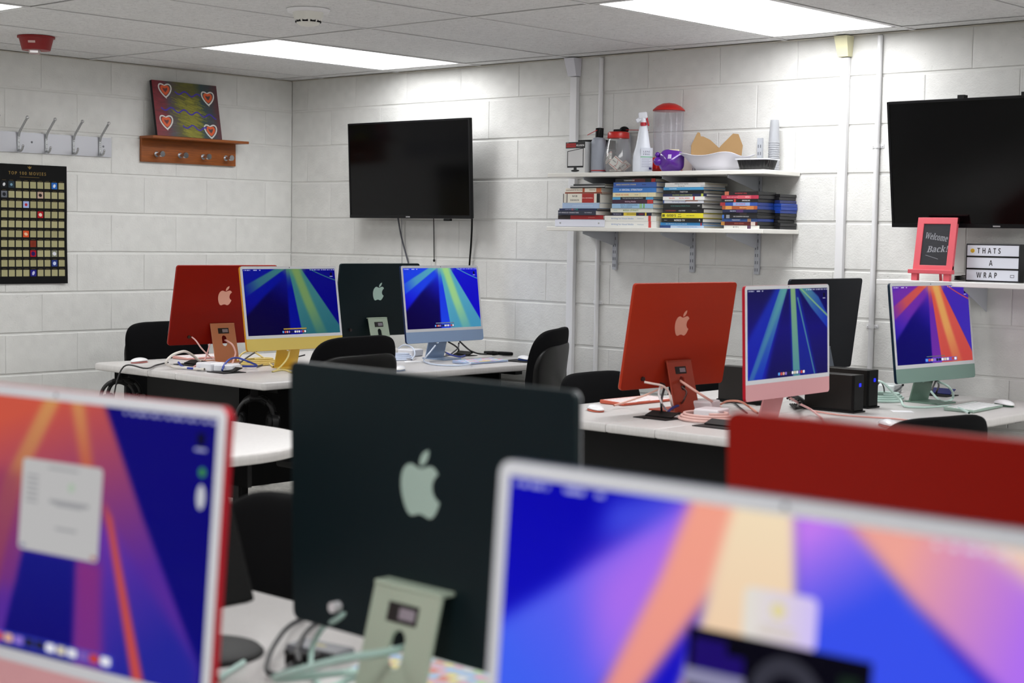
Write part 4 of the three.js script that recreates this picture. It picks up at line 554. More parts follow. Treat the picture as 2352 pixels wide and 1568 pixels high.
const glow = (map, k) => mat(0x020203, 0.18, 0, { emissive: 0xffffff, emissiveMap: map, emissiveIntensity: k * SCREEN, specularIntensity: 0.1 });
const pinkBands = (p) => [
  [[[0.36, -0.05], [0.48, -0.05], [0.2, 1.05], [-0.2, 1.05], [-0.1, 0.72]], p.b2, p.b1, 0.8, 18],
  [[[0.4, -0.02], [0.49, -0.02], [0.16, 1.02], [0.0, 1.02]], p.b3, p.b2, 0.85, 5], [[[0.44, -0.02], [0.49, -0.02], [0.06, 1.02], [0.0, 1.02]], p.b3, p.b3, 0.4, 8],
  [[[0.5, -0.02], [0.62, -0.02], [0.86, 1.02], [0.54, 1.02]], p.b2, p.b2, 0.5, 10], [[[0.52, -0.02], [0.58, -0.02], [0.64, 1.02], [0.55, 1.02]], p.b4, p.b3, 0.8, 5], [[[0.6, 0.1], [0.62, 0.1], [0.84, 1.02], [0.825, 1.02]], p.b3, p.b3, 0.7, 3],
  [[[0.61, -0.02], [0.75, -0.02], [0.88, 0.1], [1.02, 0.34], [1.02, 0.5], [0.78, 0.22]], p.b3, p.b2, 0.85, 4, 0.65, 0, 1, 0.4], [[[0.64, 0.0], [0.66, 0.0], [1.02, 0.33], [1.02, 0.36]], p.b4, p.b4, 0.7, 2],
];
const screens = {
  yellow: rays({ top: [14, 20, 130], base: [8, 6, 128], low: [4, 0, 70], mid: [4, 14, 140], dark: [6, 0, 52], beam: [56, 116, 116], beam2: [40, 100, 110], core: [112, 142, 84], right: [6, 4, 116] }),
  blue: rays({ top: [30, 60, 215], base: [18, 12, 200], low: [10, 0, 130], mid: [28, 66, 225], dark: [8, 0, 62], beam: [82, 164, 182], beam2: [70, 150, 178], core: [158, 204, 128], right: [14, 6, 190] }),
  mint: rays({ top: [90, 40, 165], base: [50, 30, 170], low: [4, 0, 96], mid: [112, 44, 158], dark: [4, 0, 96], beam: [206, 82, 66], beam2: [200, 74, 62], core: [214, 160, 88], right: [60, 40, 168], plate: 'rgba(70,90,220,0.55)', dockEnd: 0.78 }),
  pink: fan({ top: [12, 6, 76], base: [12, 4, 112], low: [6, 0, 82], b1: [16, 26, 180], b2: [18, 52, 180], b3: [92, 162, 150], b4: [152, 196, 110], bands: pinkBands }),
  front: fan({ top: [10, 4, 112], base: [6, 3, 112], low: [8, 6, 118], d0: 0.3, d1: 0.73, plate: 'rgba(60,80,200,0.6)', bands: () => [
    [[[0.3, -0.05], [0.655, -0.02], [0.8, 0.4], [0.99, 0.9], [0.99, 1.05], [-0.1, 1.05], [-0.1, 0.5]], [200, 84, 66], [84, 40, 150], 1, 5, 0.5, 0, 0.62, 0.7],
    [[[0.7, 0.45], [0.99, 0.9], [0.99, 1.05], [0.72, 1.05], [0.66, 0.45]], [100, 48, 160], [34, 36, 150], 1, 14, 0.7, 0.5, 0.85, 0.9],
    [[[0.47, -0.02], [0.52, -0.02], [0.4, 0.34], [0.3, 1.02], [0.2, 1.02], [0.34, 0.34]], [206, 150, 88], [150, 66, 70], 0.9, 7, 0.5, 0, 0.35, 0.8], [[[0.55, -0.02], [0.59, -0.02], [0.64, 0.26], [0.6, 0.26]], [206, 150, 88], [190, 92, 66], 0.85, 8, 0.57, 0, 0.62, 0.26],
    [[[0.42, 0.6], [0.6, 0.6], [0.61, 1.02], [0.36, 1.02]], [24, 40, 150], [10, 4, 110], 1, 5], [[[0.6, 0.6], [0.68, 0.6], [0.7, 1.02], [0.61, 1.02]], [150, 46, 110], [120, 44, 130], 0.9, 10], [[[0.675, 0.36], [0.705, 0.42], [0.835, 1.02], [0.8, 1.02]], [196, 84, 62], [206, 76, 66], 0.95, 4], [[[0.28, 0.3], [0.4, 0.3], [0.4, 0.75], [0.2, 0.75]], [150, 60, 70], [110, 40, 130], 0.6, 14]] },
  (c, w, h) => { c.fillStyle = '#b9b8b8'; c.beginPath(); c.roundRect(0.403 * w, 0.238 * h, 0.265 * w, 0.36 * h, 10); c.fill(); c.fillStyle = '#a8b8a6'; c.beginPath(); c.arc(0.57 * w, 0.33 * h, 11, 0, 7); c.fill(); c.fillStyle = '#97979a'; c.fillRect(0.5 * w, 0.385 * h, 0.13 * w, 9); c.fillRect(0.52 * w, 0.4 * h, 0.09 * w, 5); c.fillRect(0.525 * w, 0.49 * h, 0.07 * w, 6); c.fillRect(0.49 * w, 0.26 * h, 0.1 * w, 5); for (let i = 0; i < 6; i++) c.fillRect(0.42 * w, (0.3 + i * 0.02) * h, 0.04 * w, 5); c.fillStyle = '#a86a6a'; c.fillRect(0.645 * w, 0.575 * h, 18, 8); c.fillStyle = '#7a7c9a'; c.fillRect(0.41 * w, 0.575 * h, 16, 8); c.fillStyle = '#3c8a44'; c.beginPath(); c.arc(0.965 * w, 0.2 * h, 10, 0, 7); c.fill(); c.fillStyle = '#c4c6cc'; c.beginPath(); c.ellipse(0.965 * w, 0.29 * h, 12, 26, 0, 0, 7); c.fill(); }),
  big: fan({ top: [6, 2, 172], base: [12, 10, 190], low: [50, 80, 225], bands: () => [
    [[[-0.05, 0.46], [0.2, 0.17], [0.36, -0.03], [0.44, -0.03], [0.2, 0.55], [0.1, 1.05], [-0.05, 1.05]], [130, 90, 240], [64, 96, 240], 1, 12, 0.36, 0, 0.08, 0.6],
    [[[0.16, 0.24], [0.36, -0.03], [0.45, -0.03], [0.24, 0.52], [0.2, 0.52]], [190, 112, 236], [150, 108, 240], 0.9, 34], [[[0.2, 0.03], [0.34, -0.03], [0.3, 0.06], [0.18, 0.14]], [88, 110, 250], [60, 80, 240], 0.7, 18],
    [[[0.35, -0.03], [0.45, -0.03], [0.4, 0.2], [0.28, 0.5], [0.1, 1.05], [0.05, 1.05], [0.215, 0.5], [0.3, 0.2]], [244, 162, 140], [226, 136, 134], 1, 8],
    [[[0.42, -0.03], [0.52, -0.03], [0.54, 0.4], [0.5, 1.05], [0.22, 1.05], [0.35, 0.45]], [243, 222, 188], [232, 176, 146], 1, 7],
    [[[0.515, -0.03], [0.6, -0.03], [0.75, 0.24], [1.0, 0.6], [1.0, 1.05], [0.53, 1.05], [0.54, 0.4]], [196, 124, 240], [56, 80, 236], 1, 7, 0.55, 0.02, 0.62, 0.2],
    [[[0.58, -0.03], [1.05, -0.03], [1.05, 0.6], [0.86, 0.37], [0.7, 0.16]], [240, 164, 152], [176, 112, 240], 1, 8, 0.68, 0.06, 0.86, 0.16], [[[0.76, -0.03], [1.05, -0.03], [1.05, 0.16], [0.86, 0.08]], [246, 214, 170], [240, 200, 170], 0.9, 12]] },
  (c, w, h) => { const g = c.createLinearGradient(0.44 * w, 0, 0.56 * w, 0); g.addColorStop(0, '#e4e0d2'); g.addColorStop(0.6, '#dcd0e0'); g.addColorStop(1, '#cfc0fa'); c.fillStyle = g; c.beginPath(); c.roundRect(0.444 * w, 0.188 * h, 0.117 * w, 0.13 * h, 12); c.fill(); c.fillStyle = '#e2d6a0'; c.beginPath(); c.arc(0.5 * w, 0.235 * h, 12, 0, 7); c.fill(); c.fillStyle = '#d4cabc'; c.fillRect(0.475 * w, 0.275 * h, 0.05 * w, 5); c.fillRect(0.468 * w, 0.29 * h, 0.064 * w, 5); c.fillStyle = '#050410'; c.fillRect(0.355 * w, 0.314 * h, 0.292 * w, 0.4 * h); c.fillStyle = '#1c0a66'; c.fillRect(0.365 * w, 0.34 * h, 0.055 * w, 0.03 * h); c.fillRect(0.365 * w, 0.37 * h, 0.085 * w, 0.05 * h); c.fillStyle = '#8a88a8'; c.fillRect(0.352 * w, 0.42 * h, 0.1 * w, 0.04 * h); c.strokeStyle = '#34343f'; c.lineWidth = 26; c.beginPath(); c.arc(0.52 * w, 0.45 * h, 48, 3.3, 6.2); c.stroke(); c.fillStyle = '#16261c'; c.fillRect(0.6 * w, 0.36 * h, 0.03 * w, 0.12 * h); }),
};
const COL = {
  red: { back: 0x8a1409, chin: 0xe9a58c, stand: 0xc98a68, logo: 0xf0b8a8 }, yellow: { back: 0xc98a1c, chin: 0xdcc264, stand: 0xd9b64a, logo: 0xf0dc98 }, green: { back: 0x101e22, chin: 0x9fbfb4, stand: 0xb4c4b0, logo: 0xb6d2c6 }, blue: { back: 0x16264a, chin: 0x8ca4c6, stand: 0x8ca0bc, logo: 0xb4c4dc },
  orange: { back: 0xa63018, chin: 0xe8a48a, stand: 0xa6412a, logo: 0xe8a890 }, pink: { back: 0xb01426, chin: 0xdba0a4, stand: 0xd09294, logo: 0xf0c0c0 }, navy: { back: 0x12161f, chin: 0x9aa2b4, stand: 0x6a7280, logo: 0x9aa2b4 }, mint: { back: 0x14283a, chin: 0x7f9c92, stand: 0x6f8a7c, logo: 0xb4ccc0 },
};
computer('yellow-framed computer showing a dim blue and green picture', 1.685, 1.359, 89.2, 0.157, DESK, COL.yellow, glow(screens.yellow, 0.95));
computer('pale blue computer showing a bright blue and green picture', 1.705, 0.433, 91.5, 0.129, DESK, COL.blue, glow(screens.blue, 1));
computer('red computer seen from behind beside the yellow one', 1.167, 1.402, 266.1, 0.21, DESK, COL.red, null, true);
computer('dark green computer seen from behind beside the pale blue one', 1.16, 0.42, 270.0, 0.13, DESK, COL.green, null, true);
computer('orange-red computer seen from behind beside the pink one', 3.798, 1.409, 265.7, 0.159, DESK, COL.orange, null, true);
computer('pink computer showing dark blue and green bands', 4.285, 1.40, 92.4, 0.038, DESK, COL.pink, glow(screens.pink, 0.95));
computer('near-black computer seen from behind beside the drive towers', 3.73, 0.354, 269.9, 0.119, DESK, COL.navy, null, true);
computer('mint green computer showing an orange and purple picture', 4.305, 0.401, 85.75, 0.121, DESK, COL.mint, glow(screens.mint, 1));
computer('large dark green computer back beside the chair and the grey hub', 5.690, 4.473, 178.5, 0.025, NEAR, { ...COL.green, plug: 0xd8d8da }, null, true);
computer('dark red computer back behind the bright picture', 6.476, 4.495, 181.8, 0.05, NEAR, COL.red, null, true);
computer('red-edged computer with a pale window on an orange picture', 5.574, 4.987, 7.5, 0.08, NEAR, COL.pink, glow(screens.front, 0.95));
computer('computer with the brightest picture and a dark window', 6.565, 5.003, 1.65, 0.07, NEAR, COL.blue, glow(screens.big, 0.98));

// ---------------------------------------------------------------- task chairs
function chair(label, x, z, turnDeg, top, opt = {}) {
  const t = thing('task_chair', label, 'chair', [x, 0, z], turnDeg * Math.PI / 180, 'black task chairs'), seatY = opt.seat ?? 0.47, H = opt.h ?? 0.44, W = opt.w ?? 0.46, cy = top - H / 2;
  const bend = (k, dz) => (px, py, pz) => [px, cy + py, -0.24 + pz + dz + 1.0 * px * px * 0.55 - 0.32 * Math.max(0, py) ** 1.6 - 0.10 * py * (py > 0 ? 0.4 : -0.5)];
  mesh('seat', pad(0.5, 0.48, 0.09, 0.45, 0.45).rotateX(-Math.PI / 2).translate(0, seatY - 0.02, 0.02), fabric, t);
  mesh('back_cushion', pad(W, H, 0.07, 0.6, 0.42, 56, 18, bend(0, 0)), fabric, t);
  mesh('back_shell', pad(W * 0.985, H * 0.86, 0.05, 0.5, 0.38, 56, 14, (px, py, pz) => bend(0, -0.022)(px, py - 0.04, pz)), shellMat, t);
  mesh('back_support', tube([V(0, cy - 0.05, -0.28), V(0, cy - H / 2 + 0.02, -0.27), V(0, seatY - 0.05, -0.2), V(0, seatY - 0.085, -0.05)], 0.022, 20, 8), blackPlastic, t);
  mesh('mechanism', rb(0.2, 0.045, 0.24, 0.012, 0, seatY - 0.085, 0), blackPlastic, t);
  mesh('gas_lift', cyl(0.02, 0.028, seatY - 0.2, 0, (seatY - 0.1 + 0.1) / 2, 0), blackMetal, t);
  mesh('hub', cyl(0.035, 0.045, 0.06, 0, 0.1, 0), blackPlastic, t);
  for (let k = 0; k < 5; k++) {
    const a = k * Math.PI * 0.4 + (opt.spin ?? 0.3), e = V(Math.sin(a) * 0.28, 0.075, Math.cos(a) * 0.28); mesh('base_leg', bar(V(0, 0.1, 0), e, 0.024, 8, 0.014), blackPlastic, t);
    mesh('caster', [cyl(0.026, 0.026, 0.018, e.x + 0.014 * Math.cos(a), 0.027, e.z - 0.014 * Math.sin(a), 0, a, Math.PI / 2), cyl(0.026, 0.026, 0.018, e.x - 0.014 * Math.cos(a), 0.027, e.z + 0.014 * Math.sin(a), 0, a, Math.PI / 2), cyl(0.008, 0.008, 0.04, e.x, 0.058, e.z)], black, t);
  }
  return t;
}
chair('black task chair behind the red computer', 0.715, 1.2, 92, 0.882, { w: 0.5 });
chair('black task chair with padded roll back between yellow and blue computers', 2.155, 1.66, -86, 0.932, { w: 0.48, seat: 0.48 });
chair('black task chair turned sideways near the square raceway', 2.235, 0.61, -62, 0.93, { w: 0.56, seat: 0.5 });
chair('black task chair tucked in behind the orange-red computer', 3.415, 1.05, 90, 0.808, { w: 0.48 });
chair('black task chair tucked in behind the near-black computer', 3.40, 0.33, 92, 0.79, { w: 0.48 });
chair('black task chair at the mint green computer', 4.61, 1.38, -103, 0.812, { w: 0.5 });
chair('black task chair across the table from the large dark green computer', 4.9, 4.29, -4, 0.846, { w: 0.52, h: 0.5 });

// ---------------------------------------------------------------- things on the tables
const cableMats = {};
function cable(label, color, r, pts, closed = false, name = 'cable') { cableMats[color] ??= mat(color, 0.45); return single(name, tube(pts, r, Math.max(24, pts.length * 8), 7, closed), cableMats[color], label, 'cable'); }
const P = (h0) => (list) => list.map(([x, y, dh]) => at(x, y, h0 + (dh ?? 0.004)));
const on = P(DESK), onNear = P(NEAR);
const up = (list) => list.map(([px, py, X]) => { const p = atX(px, py, X); p.y = Math.max(p.y, DESK + 0.005); return p; });   // points hanging in the plane x = X
function coil(label, color, cx, cz, rx, rz, turns = 3.2, r = 0.0047) { const n = Math.round(turns * 14); return cable(label, color, r, Array.from({ length: n }, (_, i) => { const a = i / 14 * 2 * Math.PI, k = 1 - 0.09 * i / 14; return V(cx + Math.cos(a) * rx * k, DESK + 0.005 + 0.0075 * i / 14, cz + Math.sin(a) * rz * k); })); }
function mouse(label, px, py, turn, base, h = DESK) {
  const p = at(px, py, h + 0.01), t = thing('computer_mouse', label, 'mouse', [p.x, h, p.z], turn);
  mesh('base', (() => { const g = sph(0.5, 0, 0, 0, 1, 1, 1, 24), q = g.attributes.position; for (let i = 0; i < q.count; i++) { const x = q.getX(i) * 2, y = q.getY(i) * 2, z = q.getZ(i) * 2; q.setXYZ(i, x * 0.027, 0.0015 + (y > 0 ? y * 0.01 : 0), z * 0.055); } g.computeVertexNormals(); return g; })(), mat(base, 0.45), t);
  mesh('shell', (() => { const g = sph(0.5, 0, 0, 0, 1, 1, 1, 24), q = g.attributes.position; for (let i = 0; i < q.count; i++) { const x = q.getX(i) * 2, y = q.getY(i) * 2, z = q.getZ(i) * 2; q.setXYZ(i, x * 0.0285, 0.007 + (y > 0 ? y * 0.0145 : y * 0.001) + 0.003 * (1 - z * z), z * 0.0568); } g.computeVertexNormals(); return g; })(), whiteGloss, t);
  return t;
}
const keyTones = [0xe6b0c8, 0xf0e08a, 0xe87a6a, 0xa8c8f0, 0xc0e0b0, 0xe8e8f0];
function keyboard(label, a, turn, body, colourful, h = DESK) {        // a: world centre
  const t = thing('keyboard', label, 'keyboard', [a.x, h, a.z], turn), W = 0.28, D = 0.115;
  mesh('body', (() => { const g = rb(W, 0.009, D, 0.003, 0, 0.0055, 0), p = g.attributes.position; for (let i = 0; i < p.count; i++) if (p.getY(i) > 0.005) p.setY(i, p.getY(i) + (0.5 - p.getZ(i) / D) * 0.005); g.computeVertexNormals(); return g; })(), mat(body, 0.45, 0.2), t);
  const geos = [], tint = (g, c) => { const k = new THREE.Color(c), n = g.attributes.position.count, a = new Float32Array(n * 3); for (let i = 0; i < n; i++) a.set([k.r, k.g, k.b], i * 3); g.setAttribute('color', new THREE.BufferAttribute(a, 3)); return g; };
  for (let r = 0; r < 6; r++) for (let c = 0; c < 14; c++) { if (r === 5 && c > 3 && c < 8) { if (c === 4) geos.push(tint(bx(0.075, 0.0016, 0.0145, -0.02, 0.0115, 0.046, 0.04), colourful ? keyTones[1] : 0xf2f2f4)); continue; } geos.push(tint(bx(0.0165, 0.0016, r ? 0.0155 : 0.009, -W / 2 + 0.0165 + c * 0.019, 0.0118 + (0.5 - (r / 5)) * 0.004, -0.044 + r * 0.018, 0.04), colourful ? keyTones[(c * 5 + r * 3 + ((c * r) % 3)) % 6] : 0xf2f2f4)); }
  const k = mesh('keys', geos, mat(0xffffff, 0.5, 0, { vertexColors: true }), t); k.userData = { kind: 'stuff' };
  return t;
}
function hub(label, name, p, w, h, d, turn, m, extra) { const t = thing(name, label, name === 'power_adapter' ? 'adapter' : 'hub', p, turn); mesh('body', rb(w, h, d, Math.min(w, h, d) * 0.22, 0, h / 2, 0), m, t); if (extra) extra(t); return t; }
const HALF = Math.PI / 2;
// table with the yellow and blue computers
mouse('white mouse with pink base beside the red computer', 320, 828, 0.35, 0xd88a86);
keyboard('white keyboard with pink edge behind the red computer', V(0.975, 0, 1.34), HALF, 0xe2a8a0, false);
{
  const ad = mat(0xe9eaf0, 0.3);
  let p = at(476, 851, DESK); hub('white power adapter with a blue cable plugged in', 'power_adapter', [p.x, DESK, p.z - 0.02], 0.095, 0.036, 0.095, 0.1, ad);
  p = at(528, 853, DESK); hub('white flat adapter beside the black cable well', 'power_adapter', [p.x - 0.02, DESK, p.z], 0.09, 0.032, 0.09, 0.5, ad);
  p = at(962, 819, DESK); hub('white power adapter behind the pale blue computer', 'power_adapter', [p.x - 0.06, DESK, p.z], 0.095, 0.036, 0.095, 0.2, ad);
  const bq = at(800, 788, DESK); const bxp = thing('hard_drive', 'low black drive box behind the yellow computer', 'hard drive', [bq.x, DESK, bq.z], 0.1); mesh('body', rb(0.2, 0.065, 0.13, 0.004, 0, 0.0325, 0), blackPlastic, bxp); mesh('lid', rb(0.2, 0.006, 0.13, 0.002, 0, 0.068, 0), mat(0x3a3634, 0.5), bxp);
  const well = (label, q0, q1, w, d) => { const c = at(q0, q1, DESK), t = thing('cable_well', label, 'cable well', [c.x, DESK, c.z]); mesh('plate', rb(w, 0.003, d, 0.001, 0, 0.0016, 0), black, t); mesh('flap', rb(w * 0.8, 0.004, d * 0.45, 0.001, 0, 0.012, -d * 0.2, 0.3), blackPlastic, t); };
  well('black cable well in the table before the red computer', 440, 838, 0.14, 0.1); well('black cable well in the table before the white adapters', 520, 855, 0.12, 0.12); well('black cable well behind the pale blue computer', 1060, 816, 0.13, 0.1); well('black cable well in front of the orange-red computer', 1512, 960, 0.14, 0.1); well('black cable well beside the coiled pink cable', 1650, 980, 0.14, 0.1);
  cable('thick white cable looping over the table edge beside the red computer', 0xe2ddd6, 0.006, on([[470, 848, 0.012], [430, 845, 0.008], [395, 842, 0.012], [381, 832, 0.035], [392, 818, 0.06], [415, 808, 0.075], [440, 814, 0.05], [462, 832, 0.012]]));
  cable('pink cable from the back of the red computer', 0xe0b4b0, 0.0035, [...up([[441, 774, 1.215], [450, 782, 1.25], [463, 800, 1.28], [478, 815, 1.3]]), ...on([[496, 822], [520, 823]])]);
  cable('pink power cable through the stand of the red computer', 0xe2b2aa, 0.0045, [...up([[517, 781, 1.2], [522, 783, 1.25], [534, 792, 1.29], [541, 810, 1.31], [536, 828, 1.33]]), ...on([[528, 842]])]);
  cable('pink cable rising beside the stand of the red computer', 0xdfa9a6, 0.0035, [...up([[482, 790, 1.24], [476, 810, 1.26], [470, 826, 1.28]]), ...on([[450, 839], [440, 846]])]);
  cable('blue network cable plugged into the white adapter', 0x2a3f9e, 0.005, on([[478, 844, 0.012], [455, 846, 0.01], [430, 845, 0.008], [415, 838, 0.012], [410, 832, 0.02]]));
  cable('blue network cable arching over the adapters', 0x283e9c, 0.0045, on([[510, 850, 0.01], [515, 838, 0.03], [530, 824, 0.05], [548, 822, 0.05], [570, 830, 0.035], [590, 840, 0.012], [557, 841, 0.008]]));
  { const c = at(604, 838, DESK); coil('coiled yellow cable beside the yellow computer', 0xe3cf7e, c.x - 0.03, c.z, 0.07, 0.09); }
  cable('yellow cable arching behind the stand of the yellow computer', 0xe6d48a, 0.004, on([[545, 828, 0.02], [556, 812, 0.05], [575, 806, 0.06], [600, 818, 0.04], [618, 834, 0.01], [628, 842, 0.006]]));
  cable('yellow cable hanging through the stand of the yellow computer', 0xe6d48a, 0.004, [...up([[665, 803, 1.63], [664, 808, 1.68], [661, 820, 1.71], [650, 836, 1.73]]), ...on([[636, 849], [626, 853], [650, 849], [672, 856]])]);
  cable('grey cable hanging down over the table end', 0x3a3a3c, 0.0035, [...on([[590, 806, 0.06], [560, 826, 0.03], [540, 846, 0.01]])]);
  cable('thin dark cable drooping from the table end to the floor', 0x2f2f31, 0.0035, [at(386, 832, DESK + 0.01), at(360, 838, DESK + 0.006), at(335, 846, DESK + 0.008), V(1.19, DESK + 0.004, 1.93), V(1.16, DESK - 0.06, 1.945), V(1.13, DESK - 0.2, 1.95), V(1.1, DESK - 0.4, 1.94), V(1.09, 0.01, 1.93)]);
  cable('black cable along the table behind the yellow computer', 0x141416, 0.0035, on([[700, 815, 0.02], [680, 820, 0.006], [650, 826, 0.005], [620, 832, 0.005], [590, 842, 0.005]]));
  // blue computer side
  { const c = at(925, 826, DESK); coil('coiled pale blue cable behind the padded chair', 0xccd6ea, c.x - 0.03, c.z + 0.02, 0.075, 0.095); }
  cable('pale blue cable from the stand to the colourful keyboard', 0xcdd8ea, 0.004, on([[1000, 793, 0.07], [988, 808, 0.04], [975, 824, 0.012], [978, 832, 0.005], [1010, 838, 0.005], [1050, 839, 0.005], [1078, 836, 0.012], [1070, 828, 0.014]]));
  cable('pale blue cable arching beside the chair back', 0xd2daea, 0.004, on([[915, 800, 0.04], [928, 792, 0.06], [945, 797, 0.05], [953, 812, 0.025], [945, 826, 0.006]]));
  cable('black cable running from the pale blue computer to a connector', 0x101012, 0.0042, on([[1056, 784, 0.08], [1070, 797, 0.05], [1085, 807, 0.02], [1100, 812, 0.006], [1118, 813, 0.005]]));
  cable('black cable behind the stand of the pale blue computer', 0x131315, 0.004, on([[1030, 785, 0.08], [1044, 793, 0.06], [1053, 806, 0.02], [1040, 815, 0.005], [1022, 808, 0.006]]));
  cable('grey cable curving up behind the pale blue computer', 0x77777c, 0.004, on([[1054, 788, 0.08], [1048, 803, 0.03], [1035, 813, 0.006], [1020, 818, 0.005]]));
  cable('blue network cable in the well behind the pale blue computer', 0x22348e, 0.0042, on([[1025, 810, 0.02], [1040, 816, 0.01], [1055, 819, 0.006], [1068, 816, 0.006]]));
  const c1 = thing('cable_connector', 'black cable connector on the table corner near the mouse', 'connector', at(1123, 815, DESK), 0.5); mesh('body', [cyl(0.009, 0.011, 0.05, 0, 0.011, 0, 0, 0, HALF), cyl(0.012, 0.009, 0.03, 0.035, 0.011, 0.01, 0, 0.4, HALF), rb(0.09, 0.018, 0.022, 0.005, 0.09, 0.0105, -0.005, 0, -0.15, 0)], black, c1);
  keyboard('colourful keyboard in front of the pale blue computer', V(1.945, 0, 0.44), HALF + 0.05, 0xa8b8d8, true);
  { const p = at(1185, 831, DESK), t = thing('mouse_pad', 'black mouse pad on the table corner', 'mouse pad', [2.0, DESK, 0.18], 0.1); mesh('pad', ext(roundRect(0.16, 0.2, 0.02), 0.003).rotateX(-HALF).translate(0, 0.0002, 0), black, t); }
  const m = mouse('white mouse on the black mouse pad', 1180, 824, 1.1, 0x23408a); m.position.set(2.0, DESK + 0.0034, 0.19);
  mouse('white mouse beside the padded chair at the blue computer', 917, 846, 0.7, 0x8a98b4);
}
// headphones hanging under the table ends
function headphones(label, x, y, z, turn) {
  const t = thing('headphones', label, 'headphones', [x, y, z], turn), arc = (r, ry, dz) => Array.from({ length: 17 }, (_, i) => { const a = -0.25 + i / 16 * (Math.PI + 0.5); return V(Math.cos(a) * r, -0.075 + Math.sin(a) * ry, dz); });
  mesh('headband', tube(arc(0.074, 0.078, 0), 0.0085, 40, 10), mat(0x111113, 0.5), t); mesh('padding', tube(arc(0.068, 0.072, 0).slice(5, 12), 0.011, 24, 10), black, t);
  for (const s of [-1, 1]) { const c = mesh('ear_cup', cyl(0.04, 0.036, 0.026, s * 0.078, -0.105, 0, 0, 0, s * HALF, 28), mat(0x121214, 0.4), t); mesh('ear_cushion', new THREE.TorusGeometry(0.031, 0.012, 10, 28).rotateY(HALF).translate(s * 0.06, -0.105, 0), black, c); mesh('ring', new THREE.TorusGeometry(0.03, 0.002, 6, 28).rotateY(HALF).translate(s * 0.0915, -0.105, 0), mat(0x3a3a3c, 0.35, 0.6), c); }
  mesh('hanger', [bx(0.03, 0.05, 0.006, 0, 0.03, -0.02), rb(0.05, 0.012, 0.05, 0.004, 0, 0.003, 0)], blackMetal, t);
  return t;
}
headphones('black headphones hanging under the table corner beside the chair', 1.045, DESK - 0.075, 1.865, 0.95); headphones('black headphones hanging behind the first pair at the table corner', 0.985, DESK - 0.075, 1.79, 1.0);
headphones('black headphones hanging under the table end below the yellow computer', 2.03, DESK - 0.075, 1.865, 1.05); headphones('black headphones hanging behind the pair below the yellow computer', 1.94, DESK - 0.075, 1.785, 1.1);
{
  const c = at(598, 1112, 0.0); single('cable_coil', tube(Array.from({ length: 40 }, (_, i) => V(c.x + Math.cos(i * 0.9) * (0.06 + 0.006 * Math.sin(i)), 0.012 + 0.09 * (0.5 + 0.5 * Math.sin(i * 0.9)) + 0.0006 * i, c.z + 0.03 * Math.sin(i * 2.1))), 0.006, 160, 6), black, 'black cable coil with a red tie lying on the floor', 'cable');
  single('cable_tie', rb(0.05, 0.035, 0.03, 0.008, c.x, 0.115, c.z), mat(0xa8182c, 0.6), 'red tie wrapped around the black cable coil', 'cable tie');
}
